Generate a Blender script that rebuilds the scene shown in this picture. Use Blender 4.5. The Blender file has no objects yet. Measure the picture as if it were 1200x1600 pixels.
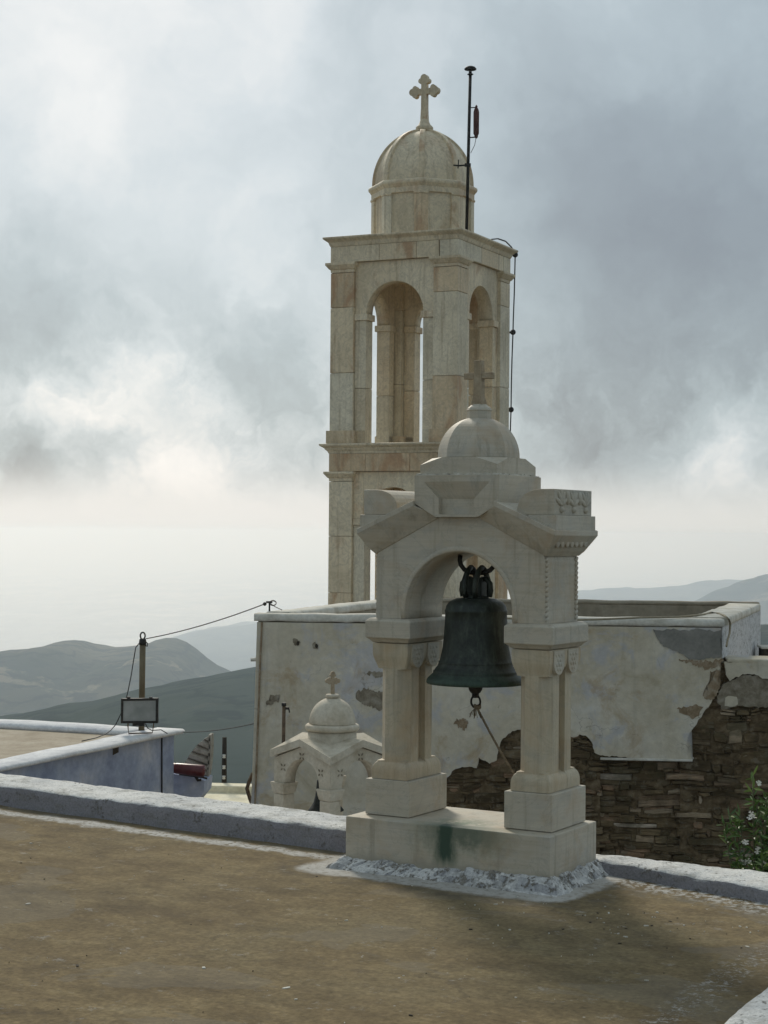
import bpy, bmesh, math, random
from mathutils import Vector, Matrix, noise as mnoise
R = math.radians
random.seed(7)
SC = bpy.context.scene
COL = SC.collection

# ------------------------------------------------------------------ camera
FPX, PITCH, ROLL, EYE = 2755.74, .0113, .0086, 1.7
cam_d = bpy.data.cameras.new('camera')
cam = bpy.data.objects.new('camera', cam_d); COL.objects.link(cam); SC.camera = cam
cam_d.sensor_fit = 'VERTICAL'; cam_d.sensor_height = 36; cam_d.sensor_width = 27
cam_d.lens = 36 * FPX / 1600
cam_d.clip_start = .1; cam_d.clip_end = 120000
r0 = Vector((1, 0, 0)); u0 = Vector((0, -math.sin(PITCH), math.cos(PITCH))); f0 = Vector((0, math.cos(PITCH), math.sin(PITCH)))
cr, sr = math.cos(ROLL), math.sin(ROLL)
rr = cr * r0 + sr * u0; uu = -sr * r0 + cr * u0
cam.matrix_world = Matrix(((rr.x, uu.x, -f0.x, 0), (rr.y, uu.y, -f0.y, 0), (rr.z, uu.z, -f0.z, EYE), (0, 0, 0, 1)))
EYEV = Vector((0, 0, EYE))

def ray(px, py):
    a, b = px - 600, py - 800
    return f0 + rr * (a / FPX) - uu * (b / FPX)
def on_z(px, py, z):
    d = ray(px, py); return EYEV + d * ((z - EYE) / d.z)
def at_y(px, py, y):
    d = ray(px, py); return EYEV + d * (y / d.y)
def on_plane(px, py, p0, n):
    d = ray(px, py); return EYEV + d * ((p0 - EYEV).dot(n) / d.dot(n))

# ------------------------------------------------------------------ node helpers
class NT:
    def __init__(s, nt): s.t = nt
    def n(s, typ, ins=None, **props):
        nd = s.t.nodes.new(typ)
        for k, v in props.items(): setattr(nd, k, v)
        for k, v in (ins or {}).items(): s.put(nd.inputs[k], v)
        return nd
    def put(s, sock, v):
        if hasattr(v, 'is_output'): s.t.links.new(v, sock)
        elif isinstance(v, (tuple, list)) and len(v) == 3 and sock.type == 'RGBA': sock.default_value = (*v, 1)
        else: sock.default_value = v
    def m(s, op, a, b=0.0, c=None, clamp=False):
        nd = s.t.nodes.new('ShaderNodeMath'); nd.operation = op; nd.use_clamp = clamp
        s.put(nd.inputs[0], a); s.put(nd.inputs[1], b)
        if c is not None: s.put(nd.inputs[2], c)
        return nd.outputs[0]
    def vm(s, op, a, b=(0, 0, 0)):
        nd = s.t.nodes.new('ShaderNodeVectorMath'); nd.operation = op
        s.put(nd.inputs[0], a); s.put(nd.inputs[1], b)
        return nd.outputs['Value'] if op in ('LENGTH', 'DOT_PRODUCT', 'DISTANCE') else nd.outputs[0]
    def scale(s, v, f):
        nd = s.t.nodes.new('ShaderNodeVectorMath'); nd.operation = 'SCALE'
        s.put(nd.inputs[0], v); s.put(nd.inputs['Scale'], f); return nd.outputs[0]
    def noise(s, vec, scale=5., detail=4., rough=.55, dist=0., col=False):
        nd = s.n('ShaderNodeTexNoise', {'Vector': vec, 'Scale': scale, 'Detail': detail, 'Roughness': rough, 'Distortion': dist})
        return nd.outputs['Color' if col else 'Fac']
    def vor(s, vec, scale=5., out='Distance', feat='F1', rnd=1.):
        nd = s.n('ShaderNodeTexVoronoi', {'Vector': vec, 'Scale': scale, 'Randomness': rnd}, feature=feat)
        return nd.outputs[out]
    def ramp(s, fac, stops, interp='LINEAR'):
        nd = s.t.nodes.new('ShaderNodeValToRGB'); cr_ = nd.color_ramp; cr_.interpolation = interp
        while len(cr_.elements) < len(stops): cr_.elements.new(.5)
        for e, (p, c) in zip(cr_.elements, stops):
            e.position = p; e.color = (c, c, c, 1) if isinstance(c, (int, float)) else (*c, 1)
        s.put(nd.inputs[0], fac); return nd.outputs[0]
    def step(s, fac, a, b):
        nd = s.t.nodes.new('ShaderNodeMapRange'); nd.interpolation_type = 'SMOOTHSTEP'
        s.put(nd.inputs[0], fac); s.put(nd.inputs[1], a); s.put(nd.inputs[2], b); return nd.outputs[0]
    def mix(s, fac, a, b, mode='MIX'):
        nd = s.t.nodes.new('ShaderNodeMix'); nd.data_type = 'RGBA'; nd.blend_type = mode
        s.put(nd.inputs[0], fac); s.put(nd.inputs[6], a); s.put(nd.inputs[7], b); return nd.outputs[2]
    def sep(s, v):
        nd = s.n('ShaderNodeSeparateXYZ', {0: v}); return nd.outputs
    def comb(s, x, y, z):
        return s.n('ShaderNodeCombineXYZ', {0: x, 1: y, 2: z}).outputs[0]
    def mul(s, v, t3): return s.vm('MULTIPLY', v, t3)
    def bump(s, h, strength=.3, dist=.01, normal=None):
        ins = {'Height': h, 'Strength': strength, 'Distance': dist}
        if normal is not None: ins['Normal'] = normal
        return s.n('ShaderNodeBump', ins).outputs[0]

# ------------------------------------------------------------------ world: overcast sky over a Nishita sky
SUN_AZ, SUN_EL = R(-15), R(35)          # azimuth from +Y towards +X
world = bpy.data.worlds.new('World'); SC.world = world; world.use_nodes = True
wt = world.node_tree; wt.nodes.clear(); W = NT(wt)
sky = W.n('ShaderNodeTexSky', sky_type='NISHITA', sun_disc=False, sun_elevation=SUN_EL, sun_rotation=SUN_AZ, altitude=300, air_density=1.2, dust_density=2.5)
tc = W.n('ShaderNodeTexCoord').outputs['Generated']
D0 = W.vm('NORMALIZE', tc)
warp = W.noise(D0, 9, 5, .55, 0, True)
warp2 = W.noise(D0, 34, 4, .6, 0, True)
DW = W.vm('ADD', D0, W.scale(W.vm('SUBTRACT', warp, (.5, .5, .5)), .085))
DW = W.vm('ADD', DW, W.scale(W.vm('SUBTRACT', warp2, (.5, .5, .5)), .042))
blobs = [  # (px, py, sigma px, amplitude): banks and gaps of the cloud deck
    (40, 60, 190, .08), (180, 330, 150, .045), (330, 60, 160, .05), (480, 420, 90, .035), (60, 480, 100, -.11), (230, 455, 70, -.03),
    (300, 545, 70, -.02), (0, 640, 80, .09), (215, 605, 50, .13), (110, 665, 42, .14), (160, 712, 45, -.17), (255, 660, 40, -.05), (15, 745, 50, -.24), (60, 560, 60, -.06),
    (320, 700, 75, .11), (430, 690, 85, -.17), (390, 600, 80, -.09), (250, 830, 230, .13), (500, 850, 130, .05),
    (1000, 560, 230, -.125), (1150, 400, 200, -.10), (900, 330, 150, -.055), (880, 660, 110, -.09), (1130, 705, 60, .15), (1010, 690, 70, -.045),
    (1060, 755, 110, -.07), (850, 440, 60, .05), (940, 885, 230, .15), (1150, 830, 130, .07), (1190, 250, 170, -.06), (600, 80, 160, .02)]
val = None
for bx, by, sg, am in blobs:
    d = ray(bx, by).normalized()
    dist = W.vm('DISTANCE', DW, tuple(d))
    g = W.m('MULTIPLY', W.m('EXPONENT', W.m('MULTIPLY', W.m('POWER', dist, 2.0), -.5 / (sg / FPX) ** 2)), am)
    val = g if val is None else W.m('ADD', val, g)
fine = W.noise(DW, 10, 8, .52, .3)
puff = W.noise(DW, 27, 8, .62, .4)
val = W.m('ADD', val, W.m('MULTIPLY', W.m('SUBTRACT', puff, .5), W.m('ADD', .05, W.m('MULTIPLY', W.step(W.sep(D0)[2], .17, .06), .34))))
broad = W.noise(D0, 2.3, 4, .5)
val = W.m('ADD', val, W.m('MULTIPLY', W.m('SUBTRACT', fine, .5), .24))
val = W.m('ADD', val, W.m('MULTIPLY', W.m('SUBTRACT', broad, .5), .12))
val = W.m('ADD', val, .765)
behind = W.step(W.sep(D0)[1], .35, -.5)
val = W.m('SUBTRACT', val, W.m('MULTIPLY', behind, .10))
ccol = W.ramp(val, [(.45, (.18, .215, .265)), (.60, (.29, .355, .405)), (.72, (.415, .50, .55)), (.82, (.595, .67, .715)), (.90, (.775, .81, .825)), (.98, (.92, .925, .92))])
lp_el = W.sep(D0)[2]
warm = W.step(lp_el, .045, .004)
hor = W.mix(W.step(W.sep(D0)[0], -.12, .16), (.83, .845, .835), (.745, .765, .75))
ccol = W.mix(warm, ccol, hor)
bg_cloud = W.n('ShaderNodeBackground', {'Color': ccol, 'Strength': 1.0})
bg_sky = W.n('ShaderNodeBackground', {'Color': sky.outputs[0], 'Strength': .10})
mixs = W.n('ShaderNodeMixShader', {0: .90, 1: bg_sky.outputs[0], 2: bg_cloud.outputs[0]})
W.n('ShaderNodeOutputWorld', {'Surface': mixs.outputs[0]})

sun_d = bpy.data.lights.new('sun', 'SUN'); sun_d.energy = 2.25; sun_d.angle = R(11); sun_d.color = (1, .93, .80)
sun = bpy.data.objects.new('sun', sun_d); COL.objects.link(sun)
sdir = Vector((math.sin(SUN_AZ) * math.cos(SUN_EL), math.cos(SUN_AZ) * math.cos(SUN_EL), math.sin(SUN_EL)))
sun.rotation_euler = sdir.to_track_quat('Z', 'Y').to_euler(); sun.location = (-20, 20, 40)
SC.view_settings.view_transform = 'Standard'; SC.view_settings.look = 'None'
SC.view_settings.exposure = 0.0; SC.view_settings.gamma = 1
SC.cycles.max_bounces = 6; SC.cycles.diffuse_bounces = 4; SC.cycles.volume_bounces = 2
try: SC.cycles.use_denoising = True
except Exception: pass

# ------------------------------------------------------------------ mesh helpers
class MB:
    def __init__(s, mtx=None):
        s.bm = bmesh.new(); s.tl = s.bm.faces.layers.float.new('tone'); s.M = mtx or Matrix()
    def vs(s, pts): return [s.bm.verts.new(s.M @ Vector(p)) for p in pts]
    def face(s, vs, tone=.5, mi=0, smooth=False):
        try: f = s.bm.faces.new(vs)
        except ValueError: return None
        f[s.tl] = tone; f.material_index = mi; f.smooth = smooth; return f
    def box(s, x0, x1, y0, y1, z0, z1, tone=None, taper=0., jit=0.):
        t = random.random() if tone is None else tone
        tx = taper
        P = [(x0, y0, z0), (x1, y0, z0), (x1, y1, z0), (x0, y1, z0), (x0 + tx, y0 + tx, z1), (x1 - tx, y0 + tx, z1), (x1 - tx, y1 - tx, z1), (x0 + tx, y1 - tx, z1)]
        if jit: P = [tuple(c + random.uniform(-jit, jit) for c in p) for p in P]
        v = s.vs(P)
        for q in ((3, 2, 1, 0), (4, 5, 6, 7), (0, 1, 5, 4), (1, 2, 6, 5), (2, 3, 7, 6), (3, 0, 4, 7)): s.face([v[i] for i in q], t)
    def loft(s, loops, tone=None, cap=True, smooth=False, closed=True):
        t = random.random() if tone is None else tone
        L = [s.vs(l) for l in loops]; n = len(L[0])
        for a, b in zip(L, L[1:]):
            for i in range(n if closed else n - 1):
                j = (i + 1) % n; s.face([a[i], a[j], b[j], b[i]], t, 0, smooth)
        if cap: s.face(L[0][::-1], t); s.face(L[-1], t)
        return L
    def prism(s, pts, axis, a, b, tone=None):   # polygon in a plane, extruded along an axis ('x','y','z')
        def mk(p, d): return {'x': (d, p[0], p[1]), 'y': (p[0], d, p[1]), 'z': (p[0], p[1], d)}[axis]
        s.loft([[mk(p, a) for p in pts], [mk(p, b) for p in pts]], tone)
    def lathe(s, prof, c=(0, 0), n=32, tone=None, smooth=True, rot=0., cap=True):
        loops = []
        for r_, z in prof:
            loops.append([(c[0] + max(r_, 1e-4) * math.cos(rot + 2 * math.pi * i / n), c[1] + max(r_, 1e-4) * math.sin(rot + 2 * math.pi * i / n), z) for i in range(n)])
        s.loft(loops, tone, cap, smooth)
    def tube(s, pts, r_, n=8, tone=None, smooth=True, closed=False):
        pts = [Vector(p) for p in pts]; loops = []; up = Vector((0, 0, 1)); prev = None
        for i, p in enumerate(pts):
            if closed: t = pts[(i + 1) % len(pts)] - pts[i - 1]
            else: t = pts[min(i + 1, len(pts) - 1)] - pts[max(i - 1, 0)]
            t.normalize()
            if prev is None:
                a = t.cross(up)
                if a.length < .1: a = t.cross(Vector((1, 0, 0)))
            else: a = prev - t * prev.dot(t)
            a.normalize(); prev = a; b = t.cross(a)
            rad = r_[i] if isinstance(r_, (list, tuple)) else r_
            loops.append([p + (a * math.cos(2 * math.pi * k / n) + b * math.sin(2 * math.pi * k / n)) * rad for k in range(n)])
        if closed: loops.append(loops[0])
        s.loft(loops, tone, not closed, smooth)
    def ball(s, c, rad, seg=12, tone=.5):
        rad = rad if isinstance(rad, (tuple, list)) else (rad,) * 3
        k = 8; loops = []
        for j in range(k + 1):
            ph = -math.pi / 2 + math.pi * j / k; cr_ = max(math.cos(ph), .001)
            loops.append([(c[0] + rad[0] * cr_ * math.cos(2 * math.pi * i / seg), c[1] + rad[1] * cr_ * math.sin(2 * math.pi * i / seg), c[2] + rad[2] * math.sin(ph)) for i in range(seg)])
        s.loft(loops, tone, True, True)
    def build(s, name, m, parent=None, bevel=0., loc=None, seg=2):
        bmesh.ops.remove_doubles(s.bm, verts=s.bm.verts, dist=1e-6)
        bmesh.ops.recalc_face_normals(s.bm, faces=s.bm.faces)
        me = bpy.data.meshes.new(name); s.bm.to_mesh(me); s.bm.free()
        for mm in (m if isinstance(m, (list, tuple)) else [m]): me.materials.append(mm)
        o = bpy.data.objects.new(name, me); COL.objects.link(o)
        if parent: o.parent = parent
        if loc is not None: o.location = loc
        if bevel:
            b = o.modifiers.new('bevel', 'BEVEL'); b.width = bevel; b.segments = seg; b.limit_method = 'ANGLE'; b.angle_limit = R(35)
        return o

def tag(o, label=None, cat=None, group=None, kind=None):
    if label: o['label'] = label
    if cat: o['category'] = cat
    if group: o['group'] = group
    if kind: o['kind'] = kind
    return o
def thing(name, label, cat, loc=(0, 0, 0), rz=0., group=None):
    o = bpy.data.objects.new(name, None); COL.objects.link(o); o.empty_display_size = .2
    o.location = loc; o.rotation_euler = (0, 0, rz)
    return tag(o, label, cat, group)
def arc(cx, cz, r_, a0, a1, n): return [(cx + r_ * math.cos(R(a0 + (a1 - a0) * i / n)), cz + r_ * math.sin(R(a0 + (a1 - a0) * i / n))) for i in range(n + 1)]
def fbm(x, y, z=0., o=4): return mnoise.fractal(Vector((x, y, z)), 1., 2., o)

# ------------------------------------------------------------------ materials
def new_mat(name):
    m = bpy.data.materials.new(name); m.use_nodes = True; m.node_tree.nodes.clear(); t = NT(m.node_tree)
    p = t.n('ShaderNodeBsdfPrincipled'); t.n('ShaderNodeOutputMaterial', {'Surface': p.outputs[0]})
    return m, t, p
def co(t): return t.n('ShaderNodeTexCoord').outputs['Object']
def pos(t): return t.n('ShaderNodeNewGeometry').outputs['Position']
def finish(t, p, col, rough=.8, nrm=None, spec=.3, metal=0.):
    t.put(p.inputs['Base Color'], col); t.put(p.inputs['Roughness'], rough); t.put(p.inputs['Specular IOR Level'], spec); t.put(p.inputs['Metallic'], metal)
    if nrm is not None: t.put(p.inputs['Normal'], nrm)

def mat_tower():
    m, t, p = new_mat('tower_marble'); c = co(t)
    tone = t.n('ShaderNodeAttribute', attribute_name='tone').outputs['Fac']
    off = t.comb(t.m('MULTIPLY', tone, 37.), t.m('MULTIPLY', tone, 11.), t.m('MULTIPLY', tone, 23.))
    v = t.vm('ADD', c, off)
    big = t.noise(v, 1.1, 4, .6, .4)
    base = t.ramp(tone, [(0, (.50, .395, .275)), (.3, (.555, .475, .355)), (.6, (.575, .51, .40)), (1, (.52, .485, .405))])
    cloud = t.ramp(big, [(.3, (.92, .86, .74)), (.5, (1.2, 1.15, 1.03)), (.72, (1.34, 1.30, 1.19))])
    col = t.mix(1., base, cloud, 'MULTIPLY')
    vein = t.noise(t.mul(t.vm('ADD', v, t.scale(t.noise(v, 1.4, 3, .5, 0, True), 1.3)), (2.2, 2.2, .9)), 2.6, 5, .62, 1.2)
    vm_ = t.step(t.m('ABSOLUTE', t.m('SUBTRACT', vein, .5)), .05, .0)
    col = t.mix(t.m('MULTIPLY', vm_, .35), col, (.33, .285, .22))
    rust = t.noise(t.mul(v, (1.6, 1.6, .75)), 1.5, 5, .62, .8)
    rm = t.m('MULTIPLY', t.step(rust, .50, .66), t.step(tone, .75, .25))
    col = t.mix(t.m('MULTIPLY', rm, .75), col, (.42, .24, .125))
    streak = t.noise(t.mul(c, (7, 7, .35)), 2.2, 4, .6)
    col = t.mix(t.m('MULTIPLY', t.step(streak, .50, .72), .5), col, (.32, .24, .15))
    fine = t.noise(v, 26, 4, .6)
    col = t.mix(1., col, t.ramp(fine, [(.25, .86), (.75, 1.1)]), 'MULTIPLY')
    finish(t, p, col, .62, t.bump(t.m('ADD', t.noise(c, 9, 5, .6), t.m('MULTIPLY', fine, .3)), .25, .02), .35)
    return m
def mat_gable(stain=False, dark=1., name='gable_marble', vert=False):
    m, t, p = new_mat(name); c = co(t)
    tone = t.n('ShaderNodeAttribute', attribute_name='tone').outputs['Fac']
    off = t.comb(t.m('MULTIPLY', tone, 17.), t.m('MULTIPLY', tone, 9.), t.m('MULTIPLY', tone, 5.))
    v = t.vm('ADD', c, off)
    w = t.vm('ADD', v, t.scale(t.noise(v, 3., 4, .55, 0, True), .035 if not vert else .06))
    band = t.noise(t.mul(w, (13., 9., .7) if vert else (1.2, 1.2, 16.)), 2.1, 5, .62)
    blot = t.noise(w, 4.2, 5, .6, .5)
    cl = t.noise(v, 2.6, 6, .62, .6)
    colA = t.ramp(cl, [(.28, (.40, .35, .27)), (.42, (.47, .425, .34)), (.55, (.50, .465, .39)), (.68, (.44, .425, .375)), (.8, (.40, .39, .35))])
    colB = t.ramp(band, [(.25, (.365, .315, .235)), (.42, (.46, .41, .325)), (.55, (.50, .46, .38)), (.68, (.46, .43, .365)), (.80, (.385, .375, .33))])
    col = t.mix(.62 if vert else .42, colA, colB)
    dg = t.noise(t.vm('ADD', t.mul(w, (1.6, 1.6, 2.6)), t.mul(t.comb(t.sep(w)[2], 0., t.sep(w)[0]), (1.5, 1., -1.5))), 2.3, 6, .66, .5)
    col = t.mix(t.m('MULTIPLY', t.step(dg, .50, .66), .5), col, (.355, .35, .325))
    vn = t.step(t.m('ABSOLUTE', t.m('SUBTRACT', t.noise(t.vm('ADD', w, (4, 1, 2)), 3.1, 6, .68, 1.4), .5)), .022, .0)
    col = t.mix(t.m('MULTIPLY', vn, .35), col, (.30, .285, .25))
    col = t.mix(t.m('MULTIPLY', t.step(blot, .50, .70), .5), col, (.43, .335, .235))
    spk = t.noise(c, 70, 3, .6)
    col = t.mix(t.m('MULTIPLY', t.step(spk, .62, .74), .25), col, (.24, .22, .17))
    thin = t.noise(t.mul(w, (40., 30., 1.5) if vert else (2., 2., 60.)), 1.7, 4, .6)
    col = t.mix(1., col, t.ramp(thin, [(.28, .92), (.5, 1.), (.72, 1.06)]), 'MULTIPLY')
    wrm = t.noise(t.vm('ADD', v, (3, 8, 5)), 3.4, 5, .65, .4)
    col = t.mix(t.m('MULTIPLY', t.step(wrm, .52, .7), .5), col, (.42, .315, .205))
    run = t.noise(t.mul(c, (16, 16, .8)), 1.3, 4, .6)
    col = t.mix(t.m('MULTIPLY', t.step(run, .53, .72), .45), col, (.26, .23, .175))
    if stain:   # verdigris that has dripped off the bell on to the base stone
        s = t.sep(c)
        wx = t.m('ADD', s[0], t.m('MULTIPLY', t.m('SUBTRACT', t.noise(t.mul(c, (1, 1, .3)), 14, 4, .6), .5), .05))
        top = t.m('MULTIPLY', t.step(t.m('ABSOLUTE', t.m('SUBTRACT', wx, .03)), .24, .02), t.step(t.noise(t.mul(c, (1, 1, .2)), 16, 4, .65), .34, .58))
        top = t.m('MULTIPLY', top, t.step(s[1], .06, -.16))
        top = t.m('MULTIPLY', top, t.step(s[2], .19, .255))
        drip = t.m('MULTIPLY', t.step(t.m('ABSOLUTE', t.m('SUBTRACT', t.m('ADD', wx, t.m('MULTIPLY', t.m('SUBTRACT', t.noise(t.mul(c, (1, 1, .6)), 45, 4, .65), .5), .04)), .008)), .095, .022), t.step(t.m('ADD', s[2], t.m('MULTIPLY', t.noise(t.mul(c, (22, 22, 1)), 1.5, 3), .10)), .07, .17))
        wide = t.m('MULTIPLY', t.step(t.m('ABSOLUTE', t.m('SUBTRACT', wx, .08)), .36, .05), t.m('MULTIPLY', t.step(t.m('ADD', s[2], t.m('MULTIPLY', t.m('SUBTRACT', t.noise(c, 18, 5, .7), .5), .2)), .09, .23), .75))
        side = t.step(s[1], -.15, -.23)
        fr = t.m('MULTIPLY', t.m('MAXIMUM', t.m('MULTIPLY', drip, .97), wide), side)
        mk = t.m('MAXIMUM', t.m('MULTIPLY', top, .85), fr)
        col = t.mix(mk, col, t.mix(fr, (.085, .14, .075), (.028, .062, .042)))
        low = t.m('MULTIPLY', t.step(t.m('ADD', s[2], t.m('MULTIPLY', t.m('SUBTRACT', t.noise(c, 12, 4), .5), .08)), .10, .045), .8)
        col = t.mix(low, col, (.30, .28, .23))
    col = t.mix(1., col, (1.04, .97, .84) if vert else (1.0, .98, .94), 'MULTIPLY')
    if dark != 1.: col = t.mix(1., col, (dark, dark, dark), 'MULTIPLY')
    h = t.m('ADD', t.noise(c, 22, 5, .6), t.m('MULTIPLY', spk, .25))
    finish(t, p, col, .6, t.bump(h, .22, .006), .35)
    return m
def mat_simple(name, cols, scale=8., rough=.8, bump=.2, bd=.01, stretch=(1, 1, 1), spec=.3, metal=0., detail=5):
    m, t, p = new_mat(name); c = t.mul(co(t), stretch)
    n = t.noise(c, scale, detail, .6, .2); k = len(cols)
    col = t.ramp(n, [(.3 + .4 * i / max(1, k - 1), cc) for i, cc in enumerate(cols)])
    n2 = t.noise(c, scale * 6, 4, .6)
    col = t.mix(1., col, t.ramp(n2, [(.25, .84), (.75, 1.12)]), 'MULTIPLY')
    finish(t, p, col, rough, t.bump(t.m('ADD', n, t.m('MULTIPLY', n2, .4)), bump, bd), spec, metal)
    return m
def mat_whitewash(name, tint=(.34, .335, .34), grey=(.20, .185, .16), worn=.5, lav=(.235, .225, .24)):
    m, t, p = new_mat(name); c = co(t)
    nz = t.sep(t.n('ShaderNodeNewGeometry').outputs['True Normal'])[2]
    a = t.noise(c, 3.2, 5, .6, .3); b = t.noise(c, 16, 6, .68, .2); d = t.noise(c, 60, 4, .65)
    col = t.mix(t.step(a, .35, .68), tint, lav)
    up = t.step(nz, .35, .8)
    col = t.mix(up, t.mix(.75, col, lav), t.mix(t.step(a, .4, .66), (.70, .685, .65), (.56, .555, .54)))  # light from above put into the colour: upward faces brighter, sides darker
    th = .70 - .18 * worn
    chip = t.step(t.m('ADD', t.m('MULTIPLY', b, .6), t.m('MULTIPLY', d, .4)), th - .06, th)
    col = t.mix(t.m('MULTIPLY', chip, .85), col, t.mix(d, grey, (.15, .135, .11)))
    grime = t.m('MULTIPLY', t.step(t.noise(t.mul(c, (1, 1, 3.)), 7, 6, .72), .46, .68), .62)
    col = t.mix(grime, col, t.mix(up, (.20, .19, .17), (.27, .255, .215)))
    e2 = t.noise(c, 95, 4, .75)
    col = t.mix(1., col, t.ramp(e2, [(.25, .62), (.5, 1.), (.75, 1.22)]), 'MULTIPLY')
    spots = t.step(t.noise(t.vm('ADD', c, (4, 4, 4)), 48, 4, .7), .63, .70)
    col = t.mix(t.m('MULTIPLY', t.m('MULTIPLY', spots, t.step(a, .38, .55)), .75), col, (.13, .115, .08))
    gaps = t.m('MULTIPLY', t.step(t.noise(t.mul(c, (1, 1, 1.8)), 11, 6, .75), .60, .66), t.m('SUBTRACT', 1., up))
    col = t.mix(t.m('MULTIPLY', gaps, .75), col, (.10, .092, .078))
    h = t.m('SUBTRACT', t.m('ADD', a, t.m('MULTIPLY', b, .6)), t.m('MULTIPLY', chip, .3))
    finish(t, p, col, .9, t.bump(t.m('ADD', h, t.m('MULTIPLY', d, .5)), .9, .018), .15)
    return m
def mat_roof():
    m, t, p = new_mat('roof_screed'); c = co(t)      # object space = gable frame: parapet along y, right parapet along x
    s = t.sep(c)
    w1 = t.noise(c, .55, 5, .6, .4); w2 = t.noise(t.mul(c, (1.2, 2.2, 1)), 2.1, 6, .65, .3); w3 = t.noise(c, 9, 5, .65); w4 = t.noise(c, 45, 4, .65)
    col = t.ramp(w2, [(.28, (0.10700, 0.07722, 0.03961)), (.45, (0.15393, 0.11278, 0.05804)), (.58, (0.18669, 0.13888, 0.07097)), (.75, (0.21945, 0.17119, 0.09585))])
    col = t.mix(t.m('MULTIPLY', t.step(w1, .42, .68), .55), col, (0.18785, 0.15346, 0.08750))
    col = t.mix(t.m('MULTIPLY', t.step(w3, .5, .75), .4), col, (.10, .078, .052))
    blot = t.noise(t.vm('ADD', c, (3, 1, 0)), 4.2, 7, .74, .2)
    col = t.mix(1., col, t.ramp(blot, [(.30, .74), (.48, 1.), (.68, 1.20)]), 'MULTIPLY')
    w5 = t.noise(t.vm('ADD', c, (7, 2, 0)), 21, 6, .75)
    col = t.mix(1., col, t.ramp(w5, [(.28, .74), (.5, 1.), (.72, 1.22)]), 'MULTIPLY')
    col = t.mix(1., col, t.ramp(w4, [(.22, .58), (.5, 1.), (.8, 1.38)]), 'MULTIPLY')
    grit = t.noise(c, 150, 3, .7)
    col = t.mix(t.m('MULTIPLY', t.step(grit, .64, .72), .45), col, (.36, .31, .23))
    col = t.mix(t.m('MULTIPLY', t.step(grit, .36, .28), .5), col, (.07, .055, .04))
    wv = t.vm('ADD', c, t.scale(t.vm('SUBTRACT', t.noise(c, 2.2, 6, .7, 0, True), (.5, .5, .5)), .5))
    ck = t.vor(wv, .62, 'Distance', 'DISTANCE_TO_EDGE')
    col = t.mix(t.m('MULTIPLY', t.m('MULTIPLY', t.step(ck, .010, .002), t.step(w1, .46, .58)), .4), col, (.055, .044, .032))
    pat = t.step(t.noise(t.mul(c, (.8, 1.3, 1)), 1.05, 4, .5, .6), .555, .565)
    col = t.mix(t.m('MULTIPLY', pat, .30), col, (.185, .165, .13))
    damp = t.step(t.noise(t.vm('ADD', t.mul(c, (.6, 1.5, 1)), (4, 2, 0)), .9, 6, .7, .5), .54, .66)
    col = t.mix(t.m('MULTIPLY', damp, .3), col, (.075, .058, .038))
    # whitewash slopped along the foot of the walls and round the gable footing
    jit = t.m('MULTIPLY', t.m('SUBTRACT', t.noise(t.mul(c, (1, 1, 1)), 3.2, 6, .7), .5), .34)
    left_y = t.m('ADD', t.m('MULTIPLY', s[0], -.078), .02)
    dl = t.m('ABSOLUTE', t.m('SUBTRACT', t.m('SUBTRACT', t.m('ADD', left_y, jit), s[1]), .17))
    ml = t.m('MULTIPLY', t.step(dl, .085, .02), t.step(s[0], -.5, -.62))
    fx = t.m('MAXIMUM', t.m('SUBTRACT', t.m('ABSOLUTE', t.m('ADD', s[0], .02)), .60), 0.)
    fy = t.m('MAXIMUM', t.m('SUBTRACT', t.m('ABSOLUTE', s[1]), .33), 0.)
    df = t.m('ADD', t.m('POWER', t.m('ADD', t.m('MULTIPLY', fx, fx), t.m('MULTIPLY', fy, fy)), .5), t.m('MULTIPLY', jit, .55))
    mf = t.step(df, .19, .12)
    right_y = t.m('ADD', t.m('MULTIPLY', t.m('SUBTRACT', s[0], .6), -.25), .27)
    dr = t.m('SUBTRACT', t.m('ADD', right_y, t.m('MULTIPLY', jit, .9)), s[1])
    mr = t.m('MULTIPLY', t.m('MULTIPLY', t.step(dr, .28, .06), t.step(s[0], .5, .7)), t.step(t.noise(c, 24, 5, .7), .46, .56))
    de = t.m('ABSOLUTE', t.m('SUBTRACT', t.m('ADD', s[0], t.m('MULTIPLY', jit, .3)), 1.83))
    me_ = t.m('MULTIPLY', t.step(de, .10, .02), t.m('MULTIPLY', t.step(t.noise(t.mul(c, (1, 1, 1)), 26, 7, .82), .50, .60), .7))
    brk = t.step(t.noise(c, 30, 5, .75), .36, .50)
    white = t.m('MAXIMUM', t.m('MAXIMUM', t.m('MULTIPLY', ml, brk), t.m('MULTIPLY', mf, t.m('ADD', .45, t.m('MULTIPLY', brk, .5)))), t.m('MAXIMUM', mr, me_))
    fl = t.m('MULTIPLY', t.step(t.vor(c, 11), .07, .045), t.step(t.noise(c, 1.3, 4, .6), .48, .6))
    white = t.m('MAXIMUM', white, t.m('MULTIPLY', fl, .9))
    lich = t.m('MULTIPLY', t.step(t.noise(c, 6.5, 8, .82), .57, .65), .34)
    white = t.m('MAXIMUM', white, lich)
    col = t.mix(t.m('MULTIPLY', white, .9), col, t.mix(w3, (.40, .38, .345), (.60, .585, .55)))
    # dark rim where the whitewash ends, and a dull band along the left wall
    rim = t.m('MULTIPLY', t.step(t.m('ABSOLUTE', t.m('SUBTRACT', df, .24)), .13, .0), .45)
    col = t.mix(t.m('MULTIPLY', rim, t.step(w3, .38, .6)), col, (.075, .062, .045))
    gl = t.m('MULTIPLY', t.step(t.m('ABSOLUTE', t.m('SUBTRACT', t.m('SUBTRACT', left_y, t.m('MULTIPLY', jit, .3)), s[1])), .11, .0), .55)
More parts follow.
